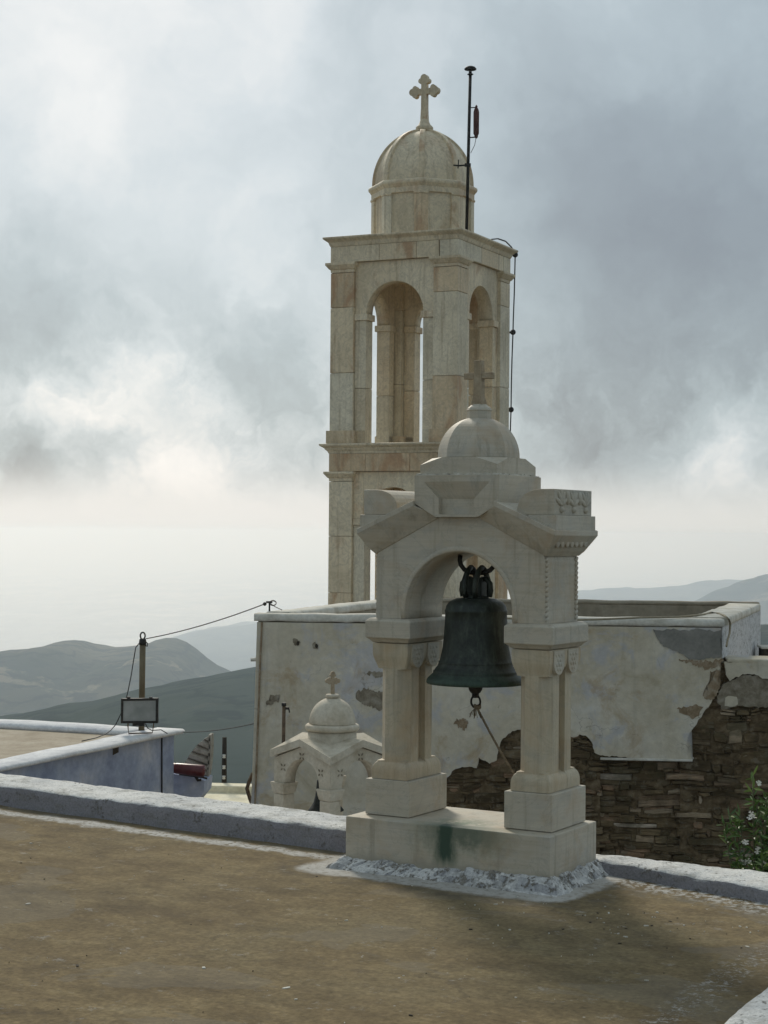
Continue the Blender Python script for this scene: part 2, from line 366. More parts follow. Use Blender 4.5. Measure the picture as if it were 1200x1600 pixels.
    col = t.mix(t.m('MULTIPLY', gl, t.step(w3, .4, .6)), col, (.13, .115, .085))
    h = t.m('ADD', t.m('ADD', t.m('MULTIPLY', w3, .8), t.m('MULTIPLY', w4, .5)), t.m('ADD', t.m('MULTIPLY', grit, .25), t.m('MULTIPLY', white, .35)))
    finish(t, p, col, .93, t.bump(h, .6, .014), .15)
    return m
def mat_plaster():
    m, t, p = new_mat('old_plaster'); c = co(t)
    a = t.noise(c, 1.6, 6, .68, .5); b = t.noise(t.vm('ADD', c, (9, 3, 1)), 2.2, 7, .70, .4); d = t.noise(c, 14, 5, .65)
    col = t.ramp(a, [(.3, (.42, .36, .255)), (.42, (.51, .455, .345)), (.55, (.56, .51, .405)), (.7, (.61, .575, .495))])
    col = t.mix(t.m('MULTIPLY', t.step(b, .50, .60), .62), col, (.43, .435, .465))
    och = t.noise(t.vm('ADD', c, (2, 7, 4)), 2.1, 6, .7, .6)
    col = t.mix(t.m('MULTIPLY', t.step(och, .54, .68), .62), col, (.40, .30, .185))
    run = t.noise(t.mul(c, (9, 9, .5)), 1.6, 5, .65)
    col = t.mix(t.m('MULTIPLY', t.step(run, .54, .76), .3), col, (.30, .275, .22))
    chip = t.step(t.noise(c, 16, 6, .75), .665, .70)
    col = t.mix(t.m('MULTIPLY', chip, .6), col, (.25, .205, .14))
    crk = t.vor(t.vm('ADD', c, t.scale(t.noise(c, 3, 4, .6, 0, True), .5)), 1.1, 'Distance', 'DISTANCE_TO_EDGE')
    col = t.mix(t.m('MULTIPLY', t.m('MULTIPLY', t.step(crk, .006, .001), t.step(a, .52, .60)), .5), col, (.2, .17, .13))
    col = t.mix(1., col, t.ramp(d, [(.25, .86), (.75, 1.1)]), 'MULTIPLY')
    finish(t, p, col, .92, t.bump(t.m('ADD', t.m('ADD', b, t.m('MULTIPLY', d, .4)), t.m('MULTIPLY', chip, -.4)), .5, .03), .12)
    return m
def mat_rubble():
    m, t, p = new_mat('schist_rubble'); c = co(t)
    tone = t.n('ShaderNodeAttribute', attribute_name='tone').outputs['Fac']
    v = t.vm('ADD', c, t.comb(t.m('MULTIPLY', tone, 31.), 0., t.m('MULTIPLY', tone, 13.)))
    base = t.ramp(tone, [(0, (.075, .054, .030)), (.3, (.118, .084, .046)), (.55, (.155, .114, .064)), (.74, (.128, .098, .062)), (.86, (.22, .14, .085)), (.95, (.27, .21, .14)), (1, (.32, .27, .21))])
    lam = t.noise(t.mul(v, (3, 3, 30)), 2.2, 5, .65)
    col = t.mix(1., base, t.ramp(lam, [(.25, .6), (.75, 1.35)]), 'MULTIPLY')
    blo = t.noise(c, 3.4, 6, .72, .4)
    col = t.mix(1., col, t.ramp(blo, [(.30, .55), (.48, 1.), (.66, 1.5)]), 'MULTIPLY')
    li = t.noise(c, 9, 5, .7)
    col = t.mix(t.m('MULTIPLY', t.step(li, .53, .64), .65), col, (.20, .17, .12))
    moss = t.noise(c, 2.3, 5, .65)
    col = t.mix(t.m('MULTIPLY', t.step(moss, .50, .62), .5), col, (.085, .075, .042))
    finish(t, p, col, .93, t.bump(t.m('ADD', lam, t.noise(v, 26, 4, .65)), .7, .014), .12)
    return m
def mat_bronze():
    m, t, p = new_mat('patinated_bronze'); c = co(t); s = t.sep(c)
    a = t.noise(t.mul(c, (1, 1, .5)), 16, 6, .65, .4); b = t.noise(c, 60, 4, .65)
    col = t.ramp(a, [(.3, (.010, .0125, .010)), (.46, (.020, .026, .020)), (.58, (.042, .050, .040)), (.7, (.080, .092, .074))])
    rs = t.noise(t.mul(c, (20, 20, 2.5)), 1.6, 5, .7)
    col = t.mix(t.m('MULTIPLY', t.step(rs, .52, .70), .6), col, (.075, .095, .07))
    lip = t.m('MULTIPLY', t.step(s[2], 1.03, .95), t.step(a, .32, .52))
    col = t.mix(t.m('MULTIPLY', lip, .65), col, (.034, .068, .045))
    col = t.mix(1., col, t.ramp(b, [(.25, .7), (.75, 1.3)]), 'MULTIPLY')
    finish(t, p, col, t.ramp(a, [(.3, .42), (.7, .72)]), t.bump(t.m('ADD', a, t.m('MULTIPLY', b, .4)), .3, .004), .4, .15)
    return m
def mat_hill(name, lo, hi, patch, terr=18.):
    m, t, p = new_mat(name); c = pos(t)
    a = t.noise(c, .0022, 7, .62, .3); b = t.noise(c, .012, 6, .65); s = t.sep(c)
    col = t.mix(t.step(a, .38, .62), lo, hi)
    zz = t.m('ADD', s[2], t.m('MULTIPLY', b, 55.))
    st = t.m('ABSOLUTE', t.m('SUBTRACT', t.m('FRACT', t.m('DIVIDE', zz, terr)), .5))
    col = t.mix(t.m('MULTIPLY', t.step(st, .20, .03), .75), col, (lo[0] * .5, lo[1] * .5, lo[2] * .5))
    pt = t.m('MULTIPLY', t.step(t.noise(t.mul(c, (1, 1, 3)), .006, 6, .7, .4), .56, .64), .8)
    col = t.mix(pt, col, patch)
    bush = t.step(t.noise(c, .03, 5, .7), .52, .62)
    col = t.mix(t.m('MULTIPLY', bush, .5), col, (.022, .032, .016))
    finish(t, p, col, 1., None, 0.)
    return m

M_TOWER = mat_tower(); M_GABLE = mat_gable(); M_BASE = mat_gable(True, 1., 'stained_base_marble'); M_GABLEV = mat_gable(False, 1., 'gable_marble_upright', True)
M_SMALL = mat_simple('belfry_plastered_marble', [(.40, .34, .245), (.52, .46, .355), (.56, .51, .41)], 6, .75, .25, .01)
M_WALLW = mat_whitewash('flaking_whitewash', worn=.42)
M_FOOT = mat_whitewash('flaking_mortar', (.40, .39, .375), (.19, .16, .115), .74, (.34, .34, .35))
M_ROOF = mat_roof(); M_PLAS = mat_plaster(); M_RUB = mat_rubble(); M_BRONZE = mat_bronze()
M_CEM = mat_simple('grey_cement', [(.17, .165, .145), (.22, .21, .185), (.26, .25, .22)], 5, .95, .4, .02)
M_BROWN = mat_simple('brown_render', [(.14, .115, .08), (.23, .195, .14), (.33, .30, .24)], 13, .95, .5, .02)
M_OCH = mat_simple('ochre_render', [(.17, .12, .07), (.27, .20, .125), (.36, .31, .235)], 13, .95, .5, .02)
M_INNER = mat_simple('weathered_parapet_plaster', [(.19, .165, .12), (.27, .235, .175), (.32, .285, .22)], 3, .95, .3, .02)
M_COPE = mat_simple('coping_plaster', [(.42, .385, .31), (.56, .53, .455), (.64, .62, .56)], 5, .9, .3, .01)
M_IRON = mat_simple('dark_iron', [(.014, .014, .013), (.026, .025, .022), (.05, .04, .03)], 20, .6, .3, .003, spec=.4, metal=.4)
M_RUST = mat_simple('rusty_iron', [(.06, .045, .03), (.11, .075, .045), (.15, .10, .06)], 25, .8, .3, .003)
M_POST = mat_simple('painted_post', [(.11, .085, .045), (.15, .12, .07), (.19, .155, .095)], 9, .6, .15, .003, (1, 1, .3))
M_ROPE = mat_simple('rope_fibre', [(.10, .075, .045), (.2, .155, .1), (.27, .22, .15)], 60, .95, .6, .004)
M_BLUE = mat_simple('blue_limewash', [(.21, .25, .36), (.29, .34, .47), (.37, .415, .53), (.50, .52, .58)], 2.0, .92, .3, .02)
M_BLUETOP = mat_simple('white_limewash', [(.52, .52, .54), (.66, .66, .665), (.74, .73, .72)], 4, .92, .3, .02)
M_TAN = mat_simple('dry_roof_earth', [(.30, .245, .175), (.38, .32, .24), (.44, .385, .3)], 2.5, .95, .3, .02)
M_CREAM = mat_simple('cream_limewash', [(.66, .60, .43), (.76, .70, .52), (.80, .75, .60)], 3, .9, .2, .02)
M_RED = mat_simple('dark_red_glaze', [(.07, .012, .013), (.105, .018, .02), (.14, .03, .03)], 10, .35, .1, .003, spec=.5)
M_SHELL = mat_simple('ribbed_plaster', [(.22, .20, .165), (.33, .305, .26), (.42, .40, .36)], 9, .9, .3, .01)
M_WOOD = mat_simple('tarred_wood', [(.025, .02, .015), (.045, .036, .026), (.065, .053, .04)], 12, .9, .4, .01, (1, 1, .2))
M_PORC = mat_simple('white_porcelain', [(.6, .58, .52), (.7, .68, .62)], 10, .3, .05, .002, spec=.5)
M_CABLE = mat_simple('black_cable', [(.02, .02, .02), (.035, .034, .032)], 20, .6, .1, .002)
M_TANCABLE = mat_simple('tan_cable', [(.24, .2, .13), (.33, .28, .19)], 20, .7, .1, .002)
M_GLASS, _t, _p = new_mat('floodlight_glass'); finish(_t, _p, _t.ramp(_t.noise(co(_t), 5, 3), [(.35, (.20, .215, .205)), (.7, (.30, .315, .30))]), .25, None, .5)
M_LEAF, _t, _p = new_mat('oleander_leaf')
_tn = _t.n('ShaderNodeAttribute', attribute_name='tone').outputs['Fac']
finish(_t, _p, _t.ramp(_tn, [(0, (.022, .05, .014)), (.4, (.05, .105, .024)), (.75, (.09, .16, .035)), (1, (.17, .24, .05))]), .45, None, .4)
M_PETAL = mat_simple('white_petal', [(.72, .70, .62), (.8, .78, .72)], 30, .7, .1, .002)
M_STEM = mat_simple('green_stem', [(.06, .07, .03), (.1, .1, .05)], 20, .8, .2, .003)
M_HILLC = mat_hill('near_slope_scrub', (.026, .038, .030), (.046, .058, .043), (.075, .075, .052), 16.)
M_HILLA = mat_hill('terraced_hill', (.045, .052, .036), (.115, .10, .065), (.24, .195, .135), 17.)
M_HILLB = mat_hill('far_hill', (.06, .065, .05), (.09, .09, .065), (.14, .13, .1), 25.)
M_GROUND = mat_hill('village_ground', (.08, .075, .05), (.12, .105, .07), (.16, .14, .1), 12.)

# ------------------------------------------------------------------ terrain, sea and hills
def hill(name, m, prof, dist, run_front, run_back, foot_front, foot_back, amp, wob):
    """ridge given as skyline heights over azimuth; slopes fall away on both sides"""
    s = MB(); n = 150; rows_f, rows_b = 26, 10
    x0, x1 = prof[0][0], prof[-1][0]; g = []
    for i in range(n + 1):
        px = x0 + (x1 - x0) * i / n
        for (ax, ay), (bx, by) in zip(prof, prof[1:]):
            if ax <= px <= bx:
                k = (px - ax) / (bx - ax); k2 = k * k * (3 - 2 * k); k = .5 * k + .5 * k2; py = ay + (by - ay) * k; break
        py += 2.2 * fbm(px * .02, dist * .01, 1.) + 1.0 * fbm(px * .07, dist * .01, 3.)
        d = ray(px, py); y = dist + wob * fbm(px * .004, dist, 5.)
        p = EYEV + d * (y / d.y); col = []
        for j in range(-rows_b, rows_f + 1):
            if j < 0:
                k = -j / rows_b; q = Vector((p.x, p.y + run_back * k, p.z + (foot_back - p.z) * (k ** .9)))
            else:
                k = j / rows_f; q = Vector((p.x * (1 - .12 * k), p.y - run_front * k, p.z + (foot_front - p.z) * (k ** 1.12)))
            if j != 0:
                e = min(1., abs(j) / 5.) * amp
                q.z += e * (fbm(q.x * .0016, q.y * .0016, 2., 5) + .35 * fbm(q.x * .007, q.y * .007, 4.))
            col.append(q)
        g.append(s.vs(col))
    for a, b in zip(g, g[1:]):
        for j in range(len(a) - 1): s.face([a[j], a[j + 1], b[j + 1], b[j]], .5, 0, True)
    return tag(s.build(name, m), kind='structure')

SEA_Z = -420.
s = MB(); nr, na = 40, 64; loops = []
for i in range(nr + 1):
    r_ = 6. * (1600 / 6.) ** (i / nr); L = []
    for k in range(na):
        a = 2 * math.pi * k / na; x, y = r_ * math.cos(a), r_ * math.sin(a)
        z = -4.6 - .36 * max(0., r_ - 25)
        if r_ > 60: z += min(1., (r_ - 60) / 200.) * 14 * fbm(x * .006, y * .006, 8.)
        L.append((x, y + 12, z))
    loops.append(L)
s.loft(loops, .5, True, True)
tag(s.build('terrain', M_GROUND), kind='structure')

M_SEA, _t, _p = new_mat('sea_water')
_c = pos(_t)
_w = _t.noise(_t.mul(_c, (1, .35, 1)), .004, 6, .6, .2); _w2 = _t.noise(_c, .03, 5, .65)
finish(_t, _p, (.05, .075, .09), _t.ramp(_w, [(.38, .12), (.62, .24)]), _t.bump(_t.m('ADD', _w, _t.m('MULTIPLY', _w2, .4)), .12, 12.), .5)
s = MB(); s.face(s.vs([(-44000, -44000, SEA_Z), (44000, -44000, SEA_Z), (44000, 44000, SEA_Z), (-44000, 44000, SEA_Z)]))
tag(s.build('sea', M_SEA), kind='structure')

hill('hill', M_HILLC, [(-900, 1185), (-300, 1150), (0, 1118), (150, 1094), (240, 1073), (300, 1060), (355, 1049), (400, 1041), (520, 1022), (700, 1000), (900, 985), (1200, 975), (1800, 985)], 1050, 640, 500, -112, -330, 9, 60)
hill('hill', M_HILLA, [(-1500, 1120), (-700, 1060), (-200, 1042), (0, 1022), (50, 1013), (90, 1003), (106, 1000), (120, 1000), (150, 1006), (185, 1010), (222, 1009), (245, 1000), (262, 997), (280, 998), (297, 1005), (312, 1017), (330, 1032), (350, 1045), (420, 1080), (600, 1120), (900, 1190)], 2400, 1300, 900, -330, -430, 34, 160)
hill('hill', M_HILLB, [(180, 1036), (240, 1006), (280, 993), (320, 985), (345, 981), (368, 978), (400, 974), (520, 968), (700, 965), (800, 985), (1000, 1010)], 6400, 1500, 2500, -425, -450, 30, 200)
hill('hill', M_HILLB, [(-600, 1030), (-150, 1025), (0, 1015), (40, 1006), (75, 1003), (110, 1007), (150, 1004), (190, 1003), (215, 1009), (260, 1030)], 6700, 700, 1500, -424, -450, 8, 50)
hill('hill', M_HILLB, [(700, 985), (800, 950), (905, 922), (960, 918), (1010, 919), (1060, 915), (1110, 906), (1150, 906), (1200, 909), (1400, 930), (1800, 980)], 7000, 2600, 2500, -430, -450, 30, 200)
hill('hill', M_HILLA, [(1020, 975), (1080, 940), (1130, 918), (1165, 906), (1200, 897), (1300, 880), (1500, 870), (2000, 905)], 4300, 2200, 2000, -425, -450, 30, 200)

# air: pale even haze round everything, sky outside it
M_HAZE = bpy.data.materials.new('haze_air'); M_HAZE.use_nodes = True; M_HAZE.node_tree.nodes.clear(); _t = NT(M_HAZE.node_tree)
_v = _t.n('ShaderNodeVolumePrincipled', {'Color': (.74, .87, 1.0), 'Absorption Color': (1, 1, 1, 1), 'Density': .000195, 'Anisotropy': .6})
_t.n('ShaderNodeOutputMaterial', {'Volume': _v.outputs[0]})
s = MB(); s.box(-45000, 45000, -45000, 45000, SEA_Z - 42, 11.0)
tag(s.build('haze', M_HAZE), kind='stuff')

# ------------------------------------------------------------------ frames of the big pieces
GA = .5302                                     # gable and roof
G_LOC = Vector((.4484742, 8.89386305, 0)); G_ROT = -GA
G_MW = Matrix.Translation(G_LOC) @ Matrix.Rotation(G_ROT, 4, 'Z')
G_X = Vector((math.cos(GA), -math.sin(GA), 0)); G_Y = Vector((math.sin(GA), math.cos(GA), 0))

# ---- the flat roof we stand on (object origin = gable frame)
def place(o): o.location = G_LOC; o.rotation_euler = (0, 0, G_ROT); return o
s = MB(); X0, X1, Y0, Y1 = -9.0, 2.35, -12.0, .42
xs = [X0 + (X1 - X0) * i / 90 for i in range(91)]; ys = [Y0 + (Y1 - Y0) * i / 90 for i in range(91)]
grid = [[(x, y, .006 * fbm(x * 1.1, y * 1.1, 2.) + .002 * fbm(x * 5, y * 5, 7.)) for y in ys] for x in xs]
vg = [s.vs(c) for c in grid]
for a, b in zip(vg, vg[1:]):
    for j in range(len(a) - 1): s.face([a[j], b[j], b[j + 1], a[j + 1]], .5, 0, True)
place(tag(s.build('roof_terrace', M_ROOF), kind='structure'))
s = MB(); s.box(X0, X1, Y0, Y1, -5.2, -.03)
place(tag(s.build('house_below', M_BLUETOP), 'whitewashed house block under the brown flat roof', 'house'))

def rough_wall(name, label, inner, outer, h, m, cat='wall', z_out=-.5, seg=90, rnd=.016, amp=.008):
    """low parapet: inner and outer ground lines (x,y of both ends in the gable frame), rounded, lumpy section"""
    s = MB(); loops = []
    for i in range(seg + 1):
        k = i / seg
        a = Vector(inner[0]).lerp(Vector(inner[1]), k); b = Vector(outer[0]).lerp(Vector(outer[1]), k)
        d = (b - a); w = d.length; d.normalize(); sec = []
        hh = h + .006 * fbm(k * 9, h * 50, 1.)
        prof = [(-.012, -.03), (-.006, .0), (0, hh * .35), (.003, hh * .7), (.007, hh - .007), (rnd, hh)]
        nn = 9
        prof += [(rnd + (w - 2 * rnd) * q / nn, hh + .006) for q in range(1, nn)]
        prof += [(w - rnd, hh), (w - .006, hh - .02), (w, hh - .06), (w, z_out)]
        for u, z in prof:
            p = a + d * u
            n1 = fbm(p.x * 9, p.y * 9, z * 9 + 3) * amp + fbm(p.x * 30, p.y * 30, z * 30) * amp * .45
            sec.append((p.x + n1 * .6, p.y - n1, z + (n1 if z > .02 else 0)))
        loops.append(sec)
    s.loft(loops, .5, True, True)
    return place(tag(s.build(name, m), label, cat))
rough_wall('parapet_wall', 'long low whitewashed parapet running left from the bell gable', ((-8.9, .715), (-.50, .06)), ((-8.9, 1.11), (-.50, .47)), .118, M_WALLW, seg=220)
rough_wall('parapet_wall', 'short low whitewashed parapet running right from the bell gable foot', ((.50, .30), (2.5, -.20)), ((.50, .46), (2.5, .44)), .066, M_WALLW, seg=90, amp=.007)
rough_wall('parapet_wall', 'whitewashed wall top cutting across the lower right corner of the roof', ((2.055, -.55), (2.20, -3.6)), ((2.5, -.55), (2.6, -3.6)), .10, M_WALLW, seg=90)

# mortar footing of the gable belongs to the gable; loose flakes on the roof
s = MB(G_MW)
for i in range(260):
    if random.random() < .55: x, y = random.uniform(-3.2, 1.9), random.uniform(-3.6, -.42)
    else: x, y = random.gauss(1.15, .45), random.gauss(-.45, .4)
    if y > -.40 or x > 1.95: continue
    r_ = .0014 + .0062 * random.random() ** 3; a0 = random.random() * 6.28; st_ = random.uniform(1, 2.4)
    k = random.randint(5, 7); hgt = random.uniform(.001, .003)
    pts = []
    for j in range(k):
        q = r_ * random.uniform(.5, 1.3); u_, v_ = q * st_ * math.cos(6.283 * j / k), q * math.sin(6.283 * j / k)
        pts.append((x + u_ * math.cos(a0) - v_ * math.sin(a0), y + u_ * math.sin(a0) + v_ * math.cos(a0)))
    g = .006 * fbm(x * 1.1, y * 1.1, 2.) + .002 * fbm(x * 5, y * 5, 7.)
    s.prism(pts, 'z', g - .001, g + .0015 + hgt)
    s.bm.faces.ensure_lookup_table()
    mi = 0 if random.random() < .68 else 1
    for f in s.bm.faces[-(k + 2):]: f.material_index = mi
tag(s.build('roof_debris', [M_COPE, M_WOOD]), 'white paint flakes and dark crumbs scattered over the brown roof', 'debris', kind='stuff')

# ------------------------------------------------------------------ bell gable
gable = thing('bell_gable', 'pale marble bell gable with small dome and plain cross on the roof edge', 'bell gable', G_LOC, G_ROT)
CX, CY = .010, .022
s = MB(); s.box(-.567, .567, -.277, .277, -.02, .262, .35); base = s.build('base', M_BASE, gable, .006)
# mortar skirt
s = MB(); ring = []
def skirt_pt(t_, off):
    W_, D_ = .567 + off, .277 + off; per = [(-W_, -D_), (W_, -D_), (W_, D_), (-W_, D_)]
    k = t_ * 4; i = int(k) % 4; f_ = k - int(k); a, b = per[i], per[(i + 1) % 4]
    return a[0] + (b[0] - a[0]) * f_, a[1] + (b[1] - a[1]) * f_
loops = []
for off, z in ((.085, -.01), (.066, .010), (.042, .036), (.018, .058), (.004, .070), (-.03, .070)):
    L = []
    for i in range(320):
        t_ = i / 320; x, y = skirt_pt(t_, off); n1 = fbm(x * 11, y * 11, z * 6) ; n2 = fbm(x * 45, y * 45, z * 40)
        dx, dy = skirt_pt(t_, off + .01); ux, uy = (dx - x) * 100, (dy - y) * 100
        e = (n1 * .022 + n2 * .006)
        if off < 0: e = 0
        big = 1. if x > .12 else .75
        L.append((x + ux * e * .6, y + uy * e * .6, z * big + (e * .8 if z > 0 else 0)))
    loops.append(L)
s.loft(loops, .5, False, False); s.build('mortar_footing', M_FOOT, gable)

def pier(sx):
    cx = CX + sx * .3935
    s = MB(); s.box(cx - .1285, cx + .1285, CY - .199, CY + .199, .2650, .445, random.random()); s.build('plinth_block', M_GABLE, gable, .004)
    # shaft: square foot and head, scooped in to a chamfered shaft with a flute on its side faces
    hx, hy = .103, .183; s = MB(); loops = []
    def sec(z, ins, ch, gr):
        x, y = hx - ins, hy - ins; ch = max(ch, .002); g = .035
        chy = ch * 1.15
        pts = [(x - ch, -y), (x, -y + chy), (x, -g), (x - gr, -g), (x - gr, g), (x, g), (x, y - chy), (x - ch, y),
               (-x + ch, y), (-x, y - chy), (-x, g), (-x + gr, g), (-x + gr, -g), (-x, -g), (-x, -y + chy), (-x + ch, -y)]
        return [(cx + a, CY + b, z) for a, b in pts]
    for z, i_, c_, g_ in ((.447, 0, 0, .001), (.484, 0, 0, .001), (.498, .0015, .002, .001), (.511, .005, .003, .001), (.521, .010, .004, .001), (.528, .0155, .006, .008), (.532, .018, .008, .018), (.536, .018, .010, .024), (.540, .018, .050, .030),
                          (1.002, .018, .050, .030), (1.006, .018, .010, .030), (1.018, .016, .008, .024), (1.032, .012, .006, .010), (1.048, .007, .004, .001), (1.068, .002, .002, .001), (1.085, 0, 0, .001), (1.1345, 0, 0, .001)):
        loops.append(sec(z, i_, c_, g_))
    s.loft(loops, random.random()); pl = s.build('pillar', M_GABLEV, gable, .003)
    # carved pendants: two round-ended lobes with rosettes at the head of the inner and outer side faces
    for fx in (-1, 1):
        s = MB()
        for ky in (-.083, .083):
            xf = cx + fx * (hx + .0005); zc_ = 1.072; rl = .060
            pr = [(CY + ky - rl, 1.130), (CY + ky - rl, zc_)] + [(CY + ky + a, b) for a, b in arc(0, zc_, rl, 180, 360, 10)][1:] + [(CY + ky + rl, 1.130)]
            a_, b_ = sorted((xf - fx * .022, xf + fx * .005)); s.prism(pr, 'x', a_, b_, .4)
            for q in range(6):
                an = q * math.pi / 3; s.ball((xf + fx * .004, CY + ky + .026 * math.cos(an), 1.062 + .026 * math.sin(an)), (.0045, .011, .011), 8, .4)
            s.ball((xf + fx * .004, CY + ky, 1.062), (.006, .010, .010), 8, .4)
            for q in (-1, 0, 1): s.ball((xf + fx * .004, CY + ky + q * .034, 1.108), (.004, .013, .009), 8, .4)
        s.build('carved_panel', M_GABLE, pl)
    # impost with weathered top and hollow underside
    s = MB(); loops = []
    for z, e in ((1.1375, -.003), (1.142, .004), (1.152, .012), (1.160, .022), (1.164, .028), (1.247, .028), (1.2615, .010)):
        x, y = hx + e, hy + e; loops.append([(cx - x, CY - y, z), (cx + x, CY - y, z), (cx + x, CY + y, z), (cx - x, CY + y, z)])
    s.loft(loops, random.random()); s.build('impost', M_GABLE, gable, .003)
for sx in (-1, 1): pier(sx)

# arch stone
AHW, AHD = .472, .19
Y0_, Y1_ = CY - AHD, CY + AHD
s = MB(); ARC_R, ARC_Z = .298, 1.306
out = [(-AHW, 1.2625), (-AHW, 1.594), (-.118, 1.776), (.118, 1.776), (AHW, 1.594), (AHW, 1.2625)]
na = 40
inn = [(-ARC_R, 1.2625)] + [(ARC_R * math.cos(R(180 - 180 * i / na)), ARC_Z + ARC_R * math.sin(R(180 - 180 * i / na))) for i in range(na + 1)] + [(ARC_R, 1.2625)]
def outer_at(k):
    """matching points on the outer outline for the arch points"""
    n_ = len(inn)
    if k == 0: return out[0]
    if k == n_ - 1: return out[-1]
    x, z = inn[k]; dx, dz = x, z - (ARC_Z - .30)
    # shoot from below centre
    tx = AHW / abs(dx) if abs(dx) > 1e-6 else 1e9
    best = None
    for (ax, az), (bx, bz) in zip(out, out[1:]):
        den = dx * (bz - az) - dz * (bx - ax)
        if abs(den) < 1e-9: continue
        ox, oz = 0., ARC_Z - .30
        t_ = ((ax - ox) * (bz - az) - (az - oz) * (bx - ax)) / den
        u_ = ((ax - ox) * dz - (az - oz) * dx) / den
        if t_ > 0 and -1e-6 <= u_ <= 1 + 1e-6 and (best is None or t_ < best): best = t_; hit = (ox + dx * t_, oz + dz * t_)
    return hit
op = [outer_at(k) for k in range(len(inn))]
fi = s.vs([(CX + x, Y0_, z) for x, z in inn]); fo = s.vs([(CX + x, Y0_, z) for x, z in op])
bi = s.vs([(CX + x, Y1_, z) for x, z in inn]); bo = s.vs([(CX + x, Y1_, z) for x, z in op])
for k in range(len(inn) - 1):
    s.face([fi[k], fi[k + 1], fo[k + 1], fo[k]], .62); s.face([bi[k], bo[k], bo[k + 1], bi[k + 1]], .62)
    s.face([fi[k], bi[k], bi[k + 1], fi[k + 1]], .62, 0, True); s.face([fo[k], fo[k + 1], bo[k + 1], bo[k]], .62)
s.face([fi[0], fo[0], bo[0], bi[0]], .62); s.face([fi[-1], bi[-1], bo[-1], fo[-1]], .62)
arch = s.build('arch_stone', M_GABLE, gable)
for sy, yy in ((-1, Y0_), (1, Y1_)):                   # raised roll round the arch, on each side
    s = MB(); L = []
    pth = [(-ARC_R, 1.2635)] + inn[1:-1] + [(ARC_R, 1.2635)]
    for k, (x, z) in enumerate(pth):
        nx, nz = (x, z - ARC_Z) if z > ARC_Z else (x, 0); l_ = math.hypot(nx, nz); nx /= l_; nz /= l_
        L.append([(CX + x + nx * w_, yy + sy * d_, z + nz * w_) for w_, d_ in ((.001, -.012), (.001, .004), (.006, .0075), (.022, .0075), (.027, .002), (.027, -.012))])
    s.loft(L, .62, True, True); s.build('arch_moulding', M_GABLE, arch)
for sx in (-1, 1):                                     # twisted rope moulding cut in the outer corners
    for yy in (Y0_ + .018, Y1_ - .018):
        s = MB(); k = 13
        for q in range(k):
            z = 1.272 + (1.585 - 1.272) * (q + .5) / k
            mt = Matrix.Translation((CX + sx * (AHW + .001), yy, z)) @ Matrix.Rotation(R(32 * sx), 4, 'X')
            s.M = mt; s.ball((0, 0, 0), (.009, .019, .011), 8, .62)
        s.M = Matrix(); s.build('rope_moulding', M_GABLE, arch)
# raking cornice, one piece each side
for sx in (-1, 1):
    s = MB(); yo = .258
    def P(x, y, z): return (CX + sx * x, CY + y, z)
    rows = []
    for sy in (-1, 1):
        A, B = (AHW + .006, sy * (AHD + .004), 1.588), (.119, sy * (AHD + .004), 1.770)
        A1, B1 = (.500, sy * .215, 1.612), (.140, sy * .215, 1.798)
        A2, B2 = (.552, sy * yo, 1.690), (.225, sy * yo, 1.832)
        A3, B3 = (.552, sy * yo, 1.714), (.225, sy * yo, 1.858)
        rows.append([A, A1, A2, A3, B3, B2, B1, B])
    f, b = rows; vf = s.vs([P(*p) for p in f]); vb = s.vs([P(*p) for p in b]); t_ = .3
    for v in (vf, vb):
        for q in ((0, 1, 6, 7), (1, 2, 5, 6), (2, 3, 4, 5)): s.face([v[i] for i in q], t_)
    for i in range(8): s.face([vf[i], vf[(i + 1) % 8], vb[(i + 1) % 8], vb[i]], t_)
    s.build('raking_cornice', M_GABLE, gable, .003)
    # small carved leaf frieze under the side cornice
    s = MB()
    for q in range(7):
        y = CY + (q - 3) * .055; s.ball((CX + sx * .524, y, 1.655), (.008, .020, .026), 8, .3)
    s.build('carved_frieze', M_GABLE, gable)
    # acroterion: slab and corner block with a hollowed inner side, carved on the outside
    s = MB(); a_, b_ = sorted((CX + sx * .400, CX + sx * .548)); s.box(a_, b_, CY - .235, CY + .235, 1.7145, 1.787, .8); s.build('corner_slab', M_GABLE, gable, .003)
    s = MB(); top = 1.914
    pr = [(.532, 1.7875), (.532, top), (.462, top)] + [(.462 - .125 * math.sin(R(a)) , top - .085 * (1 - math.cos(R(a)))) for a in (15, 30, 45, 60, 75, 90)] + [(.325, 1.7875)]
    s.prism([(CX + sx * x, z) for x, z in pr], 'y', CY - .222, CY + .222, .75); ac = s.build('corner_block', M_GABLE, gable, .003)
    s = MB()
    for q in range(3):
        yc = CY + (q - 1) * .142
        for k in range(5):
            an = R(90 + (k - 2) * 32); ln = .05
            s.M = Matrix.Translation((CX + sx * .533, yc + math.cos(an) * ln * .65, 1.822 + math.sin(an) * ln * .85 + .012)) @ Matrix.Rotation(an - math.pi / 2, 4, 'X')
            s.ball((0, 0, 0), (.009, .014, .038), 8, .75)
        s.M = Matrix(); s.ball((CX + sx * .533, yc, 1.815), (.016, .020, .016), 8, .75)
    for q in (-1, 1):
        s.ball((CX + sx * .533, CY + q * .071, 1.872), (.014, .022, .034), 8, .75)
    s.build('carved_palmettes', M_GABLE, ac)
# core under the cap so that nothing is hollow from the side
s = MB(); s.prism([(CX - .33, 1.69), (CX - .225, 1.84), (CX + .225, 1.84), (CX + .33, 1.69)], 'y', CY - .185, CY + .185, .5); s.build('gable_core', M_GABLE, gable)
